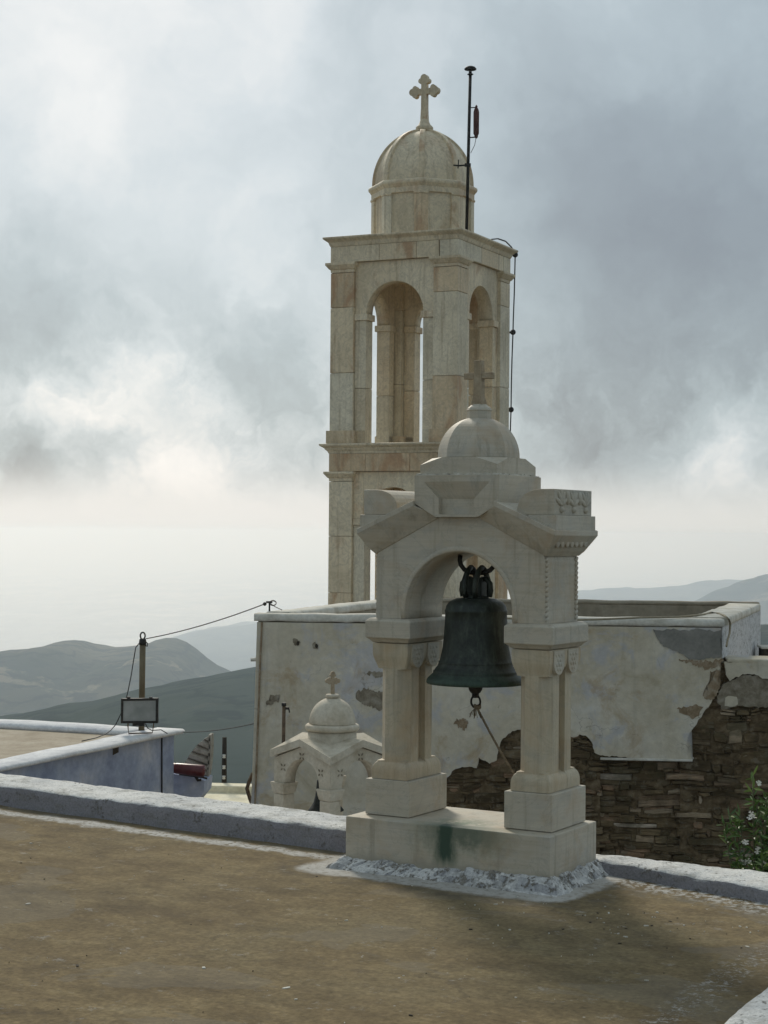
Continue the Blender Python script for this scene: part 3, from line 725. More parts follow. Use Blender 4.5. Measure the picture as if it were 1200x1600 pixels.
# keystone / cap block: square above, tapering keystone below with a splayed sunk panel on each broad face
s = MB(); hw, hd = .236, .2365; zt, zm, zb = 1.984, 1.844, 1.777; KX = CX + .008
def kv(x, y, z): return (KX + x, CY + y, z)
for sy in (-1, 1):
    o_ = s.vs([kv(-hw, sy * hd, zt), kv(hw, sy * hd, zt), kv(hw, sy * hd, zm), kv(.118, sy * hd, zb), kv(-.118, sy * hd, zb), kv(-hw, sy * hd, zm)])
    i_ = s.vs([kv(-.185, sy * hd, 1.952), kv(.185, sy * hd, 1.952), kv(.098, sy * (hd - .032), 1.866), kv(.098, sy * (hd - .032), 1.790), kv(-.098, sy * (hd - .032), 1.790), kv(-.098, sy * (hd - .032), 1.866)])
    e_ = s.vs([kv(.098, sy * hd, 1.866), kv(.098, sy * hd, 1.790), kv(-.098, sy * hd, 1.790), kv(-.098, sy * hd, 1.866)])
    s.face([o_[0], o_[1], i_[1], i_[0]], .45); s.face([o_[1], o_[2], e_[0], i_[1]], .45); s.face([o_[2], o_[3], e_[1], e_[0]], .45)
    s.face([o_[3], o_[4], e_[2], e_[1]], .45); s.face([o_[4], o_[5], e_[3], e_[2]], .45); s.face([o_[5], o_[0], i_[0], e_[3]], .45)
    s.face([i_[0], i_[1], i_[2], i_[5]], .45); s.face([i_[5], i_[2], i_[3], i_[4]], .45)
    s.face([i_[1], e_[0], i_[2]], .45); s.face([i_[0], i_[5], e_[3]], .45)
    s.face([e_[0], e_[1], i_[3], i_[2]], .45); s.face([e_[1], e_[2], i_[4], i_[3]], .45); s.face([e_[2], e_[3], i_[5], i_[4]], .45)
    if sy < 0: of = o_
for a, b in ((0, 1), (1, 2), (2, 3), (3, 4), (4, 5), (5, 0)): s.face([of[a], of[b], o_[b], o_[a]], .45)
kb = s.build('cap_block', M_GABLE, gable)
s = MB()                                             # thin uneven mortar bed
for q in range(24):
    for sy in (-1, 1):
        x = -.222 + .444 * q / 24; s.box(KX + x, KX + x + .0185, CY + sy * .222 - .012, CY + sy * .222 + .012, 1.980, 1.991 + random.uniform(-.004, .004), .5, 0, .002)
        s.box(KX + sy * .222 - .012, KX + sy * .222 + .012, CY + x, CY + x + .0185, 1.980, 1.991 + random.uniform(-.004, .004), .5, 0, .002)
s.build('mortar_bed', M_COPE, kb)
# square stone whose four top corners are cut off
s = MB(); h = .216; c_ = .122; z0, z1, z2 = 1.990, 2.036, 2.074
lo = s.vs([(KX + x * h, CY + y * h, z0) for x, y in ((-1, -1), (1, -1), (1, 1), (-1, 1))])
co_ = s.vs([(KX + x * h, CY + y * h, z1) for x, y in ((-1, -1), (1, -1), (1, 1), (-1, 1))])
tp = []
for (x, y) in ((-1, -1), (1, -1), (1, 1), (-1, 1)):
    a_ = [(x * h, y * (h - c_)), (x * (h - c_), y * h)]
    if (x, y) in ((1, -1), (-1, 1)): a_ = a_[::-1]
    tp.append(s.vs([(KX + p[0], CY + p[1], z2) for p in a_]))
s.face(lo[::-1], .55); s.face([v for pr in tp for v in pr], .55)
for i in range(4):
    j = (i + 1) % 4; s.face([lo[i], lo[j], co_[j], tp[j][0], tp[i][1], co_[i]], .55); s.face([co_[i], tp[i][1], tp[i][0]], .55)
s.build('dome_base', M_GABLE, gable)
s = MB(); pr = [(.206, 2.0745)] + [(.208 * math.cos(R(a)) ** .92, 2.078 + .206 * math.sin(R(a))) for a in range(0, 80, 6)] + [(.03, 2.282)]
s.lathe(pr, (KX, CY), 8, .6, False, R(22.5)); s.build('dome', M_GABLE, gable)
s = MB(); s.lathe([(.062, 2.272), (.062, 2.312), (.066, 2.318), (.060, 2.330), (.036, 2.348)], (KX + .002, CY), 8, .4, False, R(22.5)); fin = s.build('finial', M_GABLE, gable)
M_CROSS = mat_simple('weathered_cross_stone', [(.27, .205, .13), (.36, .285, .19), (.42, .35, .25)], 12, .85, .4, .006)
s = MB(); z0 = 2.346
s.loft([[(KX - .032, CY - .028, z0), (KX + .032, CY - .028, z0), (KX + .032, CY + .028, z0), (KX - .032, CY + .028, z0)],
        [(KX - .030, CY - .026, z0 + .016)] + [(KX + .030, CY - .026, z0 + .016), (KX + .030, CY + .026, z0 + .016), (KX - .030, CY + .026, z0 + .016)],
        [(KX - .024, CY - .020, z0 + .045), (KX + .024, CY - .020, z0 + .045), (KX + .024, CY + .020, z0 + .045), (KX - .024, CY + .020, z0 + .045)],
        [(KX - .021, CY - .019, z0 + .225), (KX + .021, CY - .019, z0 + .225), (KX + .021, CY + .019, z0 + .225), (KX - .021, CY + .019, z0 + .225)]], .5)
for sx in (-1, 1):
    a_, b_ = sorted((KX + sx * .0225, KX + sx * .080)); s.box(a_, b_, CY - .017, CY + .017, z0 + .130, z0 + .162, .5)
s.build('cross', M_CROSS, gable, .003)

# ------------------------------------------------------------------ bell, its fittings and rope
bell = thing('bell', 'dark green bronze bell hanging in the marble arch', 'bell', G_LOC, G_ROT)
BX, BY = .012, .02
s = MB(); k = 72
prof = [(.02, 1.372), (.10, 1.368), (.135, 1.352), (.151, 1.330), (.1545, 1.312), (.158, 1.309), (.158, 1.302), (.1555, 1.299), (.1575, 1.255), (.160, 1.21), (.163, 1.165), (.168, 1.12), (.176, 1.08), (.183, 1.053), (.1885, 1.051), (.1885, 1.044), (.1865, 1.041), (.1905, 1.036), (.1905, 1.030),
        (.198, 1.022), (.209, 1.006), (.214, 1.003), (.2145, .996), (.213, .993), (.222, .985), (.240, .968), (.2475, .958), (.2485, .945), (.246, .940), (.236, .941), (.205, .99), (.17, 1.09), (.15, 1.25), (.12, 1.33), (.02, 1.345)]
s.lathe(prof, (BX, BY), k, .5); s.build('bell_body', M_BRONZE, bell)
s = MB()                                             # crown with four canons and a central lug
s.lathe([(.062, 1.367), (.066, 1.378), (.058, 1.384)], (BX, BY), 24, .5)
s.box(BX - .045, BX + .045, BY - .028, BY + .028, 1.38, 1.475, .5)
for sx, sy in ((-1, 0), (1, 0), (-.45, -1), (.45, -1), (-.45, 1), (.45, 1)):
    dx, dy = (sx * .052, sy * .0)
    if sy == 0: pth = [(BX + sx * .075, BY, 1.378), (BX + sx * .082, BY, 1.41), (BX + sx * .078, BY, 1.445), (BX + sx * .058, BY, 1.468), (BX + sx * .03, BY, 1.466)]
    else: pth = [(BX + sx * .06, BY + sy * .062, 1.378), (BX + sx * .07, BY + sy * .074, 1.41), (BX + sx * .07, BY + sy * .068, 1.46), (BX + sx * .07, BY + sy * .03, 1.512), (BX + sx * .07, BY, 1.525)]
    s.tube(pth, .0145, 8)
s.build('crown', M_BRONZE, bell)
s = MB()                                             # bent iron hanger whose ends go up into the arch
pth = [(BX - .092, BY, 1.585), (BX - .095, BY, 1.56), (BX - .088, BY, 1.535), (BX - .07, BY, 1.514), (BX - .04, BY, 1.500), (BX, BY, 1.496), (BX + .045, BY, 1.499), (BX + .078, BY, 1.512), (BX + .098, BY, 1.532), (BX + .108, BY, 1.555), (BX + .11, BY, 1.59)]
s.tube(pth, .0125, 8); s.build('hanger', M_IRON, bell)
s = MB(); s.tube([(BX, BY, 1.34), (BX, BY, .96)], .012, 8); s.ball((BX, BY, .925), (.037, .037, .042), 14); s.tube([(BX, BY, .90), (BX, BY, .868)], .018, 10)
cl = s.build('clapper', M_IRON, bell)
s = MB(); s.tube([(BX + .026 * math.cos(a), BY + .004, .848 + .031 * math.sin(a)) for a in [2 * math.pi * i / 20 for i in range(20)]], .0055, 8, closed=True); s.build('ring', M_IRON, cl)
s = MB(G_MW); e0 = Vector((BX + .012, BY, .815)); e1 = Vector((.262, .03, .452)); pts = []
for i in range(41):
    k = i / 40; p = e0.lerp(e1, k); p.z -= .012 * math.sin(math.pi * k); pts.append(p)
for ph in (0, 2.09, 4.19):
    st = []
    for i in range(161):
        k = i / 160; p = e0.lerp(e1, k); p.z -= .012 * math.sin(math.pi * k); a = ph + k * 90
        st.append((p.x, p.y + .0034 * math.cos(a), p.z + .0034 * math.sin(a)))
    s.tube(st, .0042, 5)
for q in range(3): s.tube([(BX + .012 + .015 * math.cos(a), BY + .012 * math.sin(a), .818 + q * .006 + .003 * math.sin(a * 2)) for a in [2 * math.pi * i / 12 for i in range(12)]], .0055, 6, closed=True)
for q in range(16):
    a = random.uniform(0, 6.28); rr_ = random.uniform(.01, .045); s.tube([(BX + .006, BY, .82), (BX - .008 + rr_ * .5 * math.cos(a), BY + rr_ * .4 * math.sin(a), .80), (BX - .012 + rr_ * math.cos(a), BY + rr_ * .6 * math.sin(a), .772 + random.uniform(-.012, .012))], .0016, 4)
tag(s.build('bell_rope', M_ROPE), 'frayed brown rope tied to the bell clapper ring', 'rope')

# ------------------------------------------------------------------ bell tower
TA = .4443; T_LOC = Vector((.55296, 27., 0)); TH = 1.039
tower = thing('bell_tower', 'tall square veined marble bell tower with ribbed dome and trefoil cross', 'bell tower', T_LOC, -TA)
T_MW = Matrix.Translation(T_LOC) @ Matrix.Rotation(-TA, 4, 'Z')
WALL, IN_ = .985, .765        # wall face and inner face
def courses(s, x0, x1, y0, y1, z0, z1, heights, gap=.006):
    z = z0; i = 0
    while z < z1 - .02:
        h = heights[i % len(heights)] * random.uniform(.85, 1.15)
        if z1 - (z + h) < .25: h = z1 - z
        s.box(x0, x1, y0, y1, z, z + h - gap, None); z += h; i += 1
    s.box(x0 + .02, x1 - .02, y0 + .02, y1 - .02, z0, z1 - .002, .3)
def rot4(k): return Matrix.Rotation(k * math.pi / 2, 4, 'Z')
def stage(z0, z_spring, z_cap, z_top, plinth):
    """four L-shaped corner piers with pilasters and capitals, four round arches between them"""
    for k in range(4):
        Mk = rot4(k)
        s = MB(Mk)                                    # corner: pilaster faces proud of the wall
        courses(s, .65, TH, -TH, -.652, z0, z_cap, (1.0, 1.15, .9))
        pr_ = s.build('corner_pier', M_TOWER, tower, .006)
        s = MB(Mk); s.box(.465, .648, -WALL, -IN_, z0, z_spring * .5 + z0 * .5 - .006); s.box(.465, .648, -WALL, -IN_, z_spring * .5 + z0 * .5, z_spring - .002)
        s.box(IN_, WALL, -.648, -.465, z0, z_spring * .45 + z0 * .55 - .006); s.box(IN_, WALL, -.648, -.465, z_spring * .45 + z0 * .55, z_spring - .002)
        s.build('jamb', M_TOWER, pr_, .005)
        s = MB(Mk); e = .028                          # springing bands
        s.box(.465 - e, .649, -WALL - e, -IN_ + e, z_spring, z_spring + .098, .45); s.box(IN_ - e, WALL + e, -.649, -.465 + e, z_spring, z_spring + .096, .55)
        s.build('springing_band', M_TOWER, pr_, .006)
        s = MB(Mk); L = []                            # capital
        for z, e in ((z_cap + .001, .0), (z_cap + .045, .004), (z_cap + .055, .022), (z_cap + .10, .055), (z_cap + .112, .066), (z_top - .002, .066)):
            L.append([(.65 - e * .7, -TH - e, z), (TH + e, -TH - e, z), (TH + e, -.65 + e * .7, z), (.65 - e * .7, -.65 + e * .7, z)])
        s.loft(L, .5); s.build('capital', M_TOWER, pr_, .004)
        if plinth:
            s = MB(Mk); e = .04; s.box(.65 - e, TH + e, -TH - e, -.65 + e, plinth[0], plinth[1] - .003, random.random()); s.box(.478, .609, -WALL - .02, -IN_, plinth[0], plinth[1] - .003); s.box(IN_, WALL + .02, -.609, -.478, plinth[0], plinth[1] - .003)
            s.build('pedestal', M_TOWER, pr_, .005)
        s = MB(Mk); zs = z_spring + .098; r_ = .467; n = 24; cz = zs + .0   # arch wall
        a_i = arc(0, cz, r_, 180, 0, n); a_o = []
        for x, z in a_i:
            if z < cz + 1e-5: a_o.append((math.copysign(.649, x), z))
            else:
                tt = min(.649 / abs(x) if abs(x) > 1e-6 else 1e9, (z_top - .004 - cz) / (z - cz)); a_o.append((x * tt, cz + (z - cz) * tt))
        fi = s.vs([(x, -WALL, z) for x, z in a_i]); fo = s.vs([(x, -WALL, z) for x, z in a_o]); bi = s.vs([(x, -IN_, z) for x, z in a_i]); bo = s.vs([(x, -IN_, z) for x, z in a_o])
        for i in range(len(a_i) - 1):
            t_ = .42 if i < len(a_i) * .5 else .66
            s.face([fi[i], fi[i + 1], fo[i + 1], fo[i]], t_); s.face([bi[i], bo[i], bo[i + 1], bi[i + 1]], t_); s.face([fi[i], bi[i], bi[i + 1], fi[i + 1]], t_, 0, True); s.face([fo[i], fo[i + 1], bo[i + 1], bo[i]], t_)
        for v0 in ((fi[0], fo[0], bo[0], bi[0]), (fi[-1], bi[-1], bo[-1], fo[-1])): s.face(list(v0), .5)
        # fill the corner wedges up to the top
        for sx in (-1, 1):
            pts = [(x, z) for x, z in a_o if x * sx > 0]
            corner = (sx * .649, z_top - .004)
            near = [p for p in pts if abs(abs(p[0]) - .649) < 1e-4]; up = [p for p in pts if abs(p[1] - (z_top - .004)) < 1e-4]
            if near and up:
                a_ = max(near, key=lambda p: p[1]); b_ = max(up, key=lambda p: abs(p[0]))
                if abs(a_[1] - corner[1]) > 1e-3 and abs(b_[0] - corner[0]) > 1e-3: s.prism([a_, corner, b_], 'y', -WALL, -IN_, .5)
        s.build('arch_wall', M_TOWER, tower)
def square_band(name, levels, tone=None, split=True, bev=.005):
    s = MB(); L = []
    for z, h in levels: L.append([(-h, -h, z), (h, -h, z), (h, h, z), (-h, h, z)])
    s.loft(L, tone); return s.build(name, M_TOWER, tower, bev)
s = MB(); courses(s, -TH, TH, -TH, TH, -5.2, -1.5, (.6, .7)); s.build('tower_foot', M_TOWER, tower, .006)
stage(-1.5, 1.80, 2.454, 2.600, None)
def frieze(z0, z1, h):
    s = MB(); n = 3
    for k in range(4):
        s.M = rot4(k); xs_ = [-h, -h * .3 + random.uniform(-.2, .2), h * .35 + random.uniform(-.2, .2), h - .3]
        for a, b in zip(xs_, xs_[1:]): s.box(a, b - .005, -h, -h + .29, z0, z1, None)
    s.M = Matrix(); s.box(-h + .26, h - .26, -h + .26, h - .26, z0 + .01, z1 - .01, .4)
    return s.build('frieze', M_TOWER, tower, .004)
frieze(2.602, 2.866, TH + .003)
square_band('cornice', [(2.868, TH + .01), (2.90, TH + .02), (2.93, TH + .05), (2.95, TH + .06), (2.985, TH + .115), (3.012, TH + .12), (3.02, TH + .04)], .7)
stage(3.020, 4.860, 5.586, 5.736, (3.021, 3.216))
frieze(5.738, 5.978, TH + .003)
square_band('cornice', [(5.980, TH + .008), (6.005, TH + .02), (6.03, TH + .028), (6.045, TH + .035), (6.085, TH + .088), (6.096, TH + .098), (6.118, TH + .098), (6.126, TH + .03)], .6)
# octagonal drum
def octo(r_, z, rot=22.5): return [(r_ * math.cos(R(rot + 45 * i)), r_ * math.sin(R(rot + 45 * i)), z) for i in range(8)]
s = MB(); s.loft([octo(.752, 6.127), octo(.752, 6.87)], .55); drum = s.build('drum', M_TOWER, tower, .004)
for i in range(8):
    a = R(22.5 + 45 * i); s = MB(Matrix.Rotation(a, 4, 'Z')); c8 = math.cos(R(22.5)); w = .112; sl = math.tan(R(22.5))
    # folded pilaster wrapping the corner of the octagon
    def fold(r_, w_): return [(r_, 0), (r_ - w_ * math.sin(R(22.5)), w_ * math.cos(R(22.5))), (r_ - .07 - w_ * math.sin(R(22.5)), w_ * math.cos(R(22.5)) - .02), (r_ - .09, 0), (r_ - .07 - w_ * math.sin(R(22.5)), -w_ * math.cos(R(22.5)) + .02), (r_ - w_ * math.sin(R(22.5)), -w_ * math.cos(R(22.5)))]
    s.loft([[(x, y, 6.128) for x, y in fold(.790, w)], [(x, y, 6.755) for x, y in fold(.790, w)]], random.random())
    s.loft([[(x, y, 6.7555) for x, y in fold(.796, w + .004)], [(x, y, 6.765) for x, y in fold(.806, w + .012)], [(x, y, 6.79) for x, y in fold(.806, w + .012)]], .5)
    s.build('drum_pilaster', M_TOWER, drum, .003)
s = MB(); s.loft([octo(.792, 6.791), octo(.792, 6.872), octo(.800, 6.878), octo(.815, 6.90), octo(.834, 6.92), octo(.840, 6.945), octo(.834, 6.968), octo(.81, 6.985), octo(.755, 6.99)], .5); s.build('drum_cornice', M_TOWER, tower, .003)
RD, ZD, HD = .752, 6.985, .842
s = MB(); L = [octo(RD, ZD)] + [octo(RD * math.cos(R(a)), ZD + .02 + HD * math.sin(R(a))) for a in range(0, 88, 5)] + [octo(.02, ZD + .02 + HD)]
s.loft(L, .55, True, False); dome = s.build('dome', M_TOWER, tower)
for i in range(8):
    s = MB(Matrix.Rotation(R(22.5 + 45 * i), 4, 'Z')); L = []
    for a in [-2] + list(range(0, 87, 4)) + [86]:
        ca_, sa_ = math.cos(R(a)), math.sin(R(a)); r1, z1 = (RD + .028) * ca_, ZD + .02 + (HD + .026) * sa_; r2, z2 = (RD - .05) * ca_, ZD + .02 + (HD - .05) * sa_; w = .040
        L.append([(r2, -w, z2), (r1, -w, z1), (r1, w, z1), (r2, w, z2)])
    s.loft(L, .4); s.build('rib', M_TOWER, dome, .008)
s = MB(); s.lathe([(.10, 7.83), (.125, 7.865), (.135, 7.88), (.135, 7.91), (.12, 7.925), (.095, 7.95), (.075, 7.99), (.07, 8.02), (.055, 8.035)], (.02, 0), 12, .5); s.build('finial', M_TOWER, tower)
s = MB(); zc = 8.46; tk = .04; CXT = .02
s.loft([[(CXT - .055, -tk, 8.03), (CXT + .055, -tk, 8.03), (CXT + .055, tk, 8.03), (CXT - .055, tk, 8.03)], [(CXT - .046, -tk, 8.20), (CXT + .046, -tk, 8.20), (CXT + .046, tk, 8.20), (CXT - .046, tk, 8.20)], [(CXT - .044, -tk, 8.62), (CXT + .044, -tk, 8.62), (CXT + .044, tk, 8.62), (CXT - .044, tk, 8.62)]], .4)
def disc(cx, cz, r_, off):
    s.prism([(cx + r_ * math.cos(2 * math.pi * i / 16), cz + r_ * math.sin(2 * math.pi * i / 16)) for i in range(16)], 'y', -tk - off, tk + off, .4)
for sx in (-1, 1):
    a_, b_ = sorted((CXT + sx * .045, CXT + sx * .17)); s.box(a_, b_, -tk + .002, tk - .002, zc - .044, zc + .044, .4)
    disc(CXT + sx * .190, zc, .056, .004); disc(CXT + sx * .150, zc + .052, .042, .001); disc(CXT + sx * .150, zc - .052, .042, .0025)
disc(CXT, 8.668, .056, .004); disc(CXT - .052, 8.622, .042, .001); disc(CXT + .052, 8.622, .042, .0025)
s.build('cross', M_TOWER, tower)

# mast and cable on the tower
def t_loc(p): return T_MW.inverted() @ p
pm = t_loc(on_z(740, 364, 6.127)); pm.x = min(pm.x, 1.02)
mast_p = T_MW @ Vector((pm.x - .05, pm.y + .02, 6.127))
md = mast_p.y
def mz(py, px=740): return at_y(px, py, md).z
mast = thing('lightning_mast', 'thin dark mast with mushroom cap beside the tower dome', 'mast', mast_p)
tilt = (744 - 740) / FPX * md; ztop = mz(112) - 6.127
s = MB(); s.tube([(0, 0, -.004), (tilt * .55 + .0, 0, ztop * .55), (tilt, 0, ztop)], .024, 10); s.build('pole', M_IRON, mast)
s = MB(); zt_ = ztop; s.lathe([(.012, zt_ - .02), (.012, zt_ + .02), (.045, zt_ + .018), (.088, zt_ + .028), (.092, zt_ + .04), (.07, zt_ + .066), (.03, zt_ + .082), (.002, zt_ + .086)], (tilt, 0), 20, .5); s.lathe([(.045, zt_ - .045), (.045, zt_ - .035)], (tilt, 0), 14, .5)
s.build('mushroom_cap', M_IRON, mast)
zr0, zr1 = mz(212) - 6.127, mz(170) - 6.127; xo = .105
s = MB(); s.lathe([(.012, zr0 - .04), (.028, zr0 - .02), (.026, zr0), (.042, zr0 + .03), (.043, zr1 - .05), (.036, zr1 - .02), (.03, zr1), (.016, zr1 + .02), (.02, zr1 + .035), (.004, zr1 + .06)], (tilt * .7 + xo, 0), 14, .5)
can = s.build('canister', mat_simple('dull_red_paint', [(.06, .026, .022), (.085, .034, .028), (.11, .045, .036)], 14, .6, .1, .003), mast)
s = MB(); s.tube([(tilt * .6, 0, zr1 + .015), (tilt * .7 + xo, 0, zr1 + .02)], .008, 6); s.build('canister_bracket', M_IRON, mast); s = MB(); s.tube([(tilt * .6, 0, zr0 - .03), (tilt * .7 + xo, 0, zr0 - .02)], .010, 6); s.build('canister_bracket', M_IRON, mast)
s = MB(); s.tube([(tilt * .7 + xo, 0, zr0 - .03), (tilt * .7 + xo * .8, 0, zr0 - .14), (tilt * .6 + .03, 0, zr0 - .26)], .005, 6); s.build('canister_wire', M_CABLE, mast)
zb_ = mz(258) - 6.127
s = MB(); s.box(-.05 + tilt * .4, .04 + tilt * .4, -.035, .035, zb_ - .02, zb_ + .02, .5); s.tube([(0, 0, zb_), (-.12, .10, zb_ + .01), (-.19, .16, zb_ + .03)], .013, 6); s.tube([(-.13, .10, zb_ - .03), (-.12, .10, zb_ + .10)], .009, 6); s.build('wall_bracket', M_IRON, mast)

# lightning cable down the far right corner of the tower
cp = [T_MW @ Vector((TH + .115, TH + .115, 0))][0]; cdp = cp.y
cab = thing('lightning_cable', 'thin black cable on stand-offs down the right edge of the bell tower', 'cable', (cp.x, cp.y, 0))
def cpt(px, py, dy=0.): q = at_y(px, py, cdp + dy); return (q.x - cp.x, q.y - cp.y, q.z)
s = MB(); s.tube([cpt(764, 378, -.9), cpt(768, 374, -.8), cpt(778, 373, -.6), cpt(790, 377, -.35), cpt(799, 386, -.12), cpt(805, 396)] + [cpt(x, y) for x, y in ((804.5, 420), (803.5, 460), (802, 500), (801.5, 520), (800, 560), (799, 600), (798.5, 640), (797.5, 668), (797, 700))] + [cpt(794, 760), cpt(791, 900), cpt(789, 1000)], .011, 6)
s.build('cable', M_CABLE, cab)
for x, y in ((805, 398), (801.5, 519), (798.5, 640)):
    s = MB(); a_ = Vector(cpt(x, y)); b_ = Vector(cpt(x - 20, y + 2, -.02)); s.tube([b_, a_], .017, 6); s.ball(a_, .045, 10); s.ball(b_, .026, 8); s.build('standoff', M_CABLE, cab)

# ------------------------------------------------------------------ old house with the walled terrace
H0 = on_z(402, 959, .85); H1 = on_z(1127, 968, .85); H2 = on_z(1187, 943, .85); H3 = H0 + (H2 - H1)
hx = (H1 - H0); HW = hx.length; ha = math.atan2(hx.y, hx.x)
H_LOC = Vector((H0.x, H0.y, 0)); H_MW = Matrix.Translation(H_LOC) @ Matrix.Rotation(ha, 4, 'Z'); H_IN = H_MW.inverted()
HN = (H_MW.to_3x3() @ Vector((0, -1, 0)))
def hp(px, py, off=0.):                                   # pixel -> (x,z) in the facade plane
    q = H_IN @ on_plane(px, py, H_LOC + HN * off, HN); return q.x, q.z
house = thing('old_house', 'old house with peeling plaster, bare rubble wall and walled roof terrace', 'house', H_LOC, ha)
rgt = H_IN @ H2; lft = H_IN @ H3; sk = (rgt.x - HW) / rgt.y    # skew of the side walls
DEP = rgt.y
ZL = .47                                                   # ledge where the upper block starts
s = MB()                                                   # main mass, battered on the left
def quad_loop(z, ex, xr, y0=.17, y1=None):
    y1 = DEP if y1 is None else y1
    return [(-ex, y0, z), (xr + sk * y0, y0, z), (xr + sk * y1, y1, z), (-ex + sk * y1, y1, z)]
s.loft([quad_loop(-5.2, .30, HW), quad_loop(-1.0, .07, HW), quad_loop(ZL - .05, .0, HW)], .5)
s.build('wall', M_PLAS, house)
s = MB(); X9 = HW + 4.2
s.loft([[(HW + sk * .17 + .001, .17, z), (X9, .17, z), (X9, .50, z), (HW + sk * .5 + .001, .50, z)] for z in (-5.2, ZL - .05)], .5); s.build('wing_wall', M_PLAS, house)
s = MB(); s.loft([[(HW + sk * .501 + .002, .501, z), (X9, .501, z), (X9 + sk * DEP, DEP, z), (HW + sk * DEP + .002, DEP, z)] for z in (-5.2, -.35)], .5); s.build('wing_roof', M_TAN, house)
s = MB()                                                   # upper block: four parapet walls
T_ = .25; zf = .52
def wall_box(pa, pb, pc, pd, z0, z1): s.loft([[(*p, z0) for p in (pa, pb, pc, pd)], [(*p, z1) for p in (pa, pb, pc, pd)]], .5)
def sx_(x, y): return (x + sk * y, y)
wall_box(sx_(0, .03), sx_(HW, .03), sx_(HW, T_), sx_(0, T_), ZL - .048, .775)
wall_box(sx_(0, DEP - T_), sx_(HW, DEP - T_), sx_(HW, DEP), sx_(0, DEP), ZL - .048, .825)
wall_box(sx_(0, T_ + .002), sx_(T_, T_ + .002), sx_(T_, DEP - T_ - .002), sx_(0, DEP - T_ - .002), ZL - .048, .775)
wall_box(sx_(HW - T_ - .08, T_ + .002), sx_(HW, T_ + .002), sx_(HW, DEP - T_ - .002), sx_(HW - T_ - .08, DEP - T_ - .002), ZL - .048, .775)
s.build('terrace_wall', M_INNER, house)
s = MB(); wall_box(sx_(T_, T_), sx_(HW - T_, T_), sx_(HW - T_, DEP - T_), sx_(T_, DEP - T_), zf - .1, zf); s.build('terrace_floor', M_TAN, house)
def coping(pa, pb, w0, w1, z0, z1, name='coping', m=None, n=40):
    """lumpy rounded coping between two facade-frame points; w0,w1 = offsets to its two sides"""
    s = MB(); a = Vector(pa); b = Vector(pb); d = (b - a).normalized(); nn = Vector((-d.y, d.x)); L = []
    for i in range(n + 1):
        k = i / n; c = a.lerp(b, k); g = .010 * fbm(c.x * 2.2 + 3, c.y * 2.2, 1.); g2 = .010 * fbm(c.x * 6, c.y * 6, 4.)
        L.append([(c.x + nn.x * w, c.y + nn.y * w, z + (g if z > z0 + .01 else g2)) for w, z in ((w0 + .005, z0), (w0, z0 + .02), (w0, z1 - .02), (w0 + .02, z1), (w1 - .02, z1), (w1, z1 - .02), (w1, z0 + .02), (w1 - .005, z0))])
    s.loft(L, .5, True, True); return s.build(name, m or M_COPE, house)
coping(sx_(-.03, 0), sx_(HW + .03, 0), -.025, T_ + .02, .776, .852)
coping(sx_(-.02, DEP - T_), sx_(HW + .02, DEP - T_), -.004, T_ + .03, .826, .872, 'coping', M_INNER)
coping(sx_(0, T_ + .03), sx_(0, DEP - T_ - .03), -T_ - .01, .02, .776, .858)
coping(sx_(HW, T_ + .03), sx_(HW, DEP - T_ - .03), -.035, T_ + .10, .776, .858)
s = MB()                                                   # whitewashed face of the right-hand terrace wall
s.loft([[(*sx_(HW + .012, .505), -.345), (*sx_(HW + .012, DEP), -.345)], [(*sx_(HW + .012, .505), ZL - .011), (*sx_(HW + .012, DEP), ZL - .011)]], .5, False, False, False)
s.loft([[(*sx_(HW + .012, .02), ZL - .0105), (*sx_(HW + .012, DEP), ZL - .0105)], [(*sx_(HW + .012, .02), .775), (*sx_(HW + .012, DEP), .775)]], .5, False, False, False)
for f in list(s.bm.faces):
    ex = bmesh.ops.extrude_face_region(s.bm, geom=[f]); 
    for v in [e for e in ex['geom'] if isinstance(e, bmesh.types.BMVert)]: v.co.x -= .008
s.build('side_plaster', mat_whitewash('streaked_whitewash', (.62, .61, .585), (.16, .145, .12), .45, (.60, .60, .60)), house)
s = MB(); s.box(HW + .06, X9, -.02, .52, ZL - .049, ZL - .012, .5); s.build('ledge', M_PLAS, house, .012)
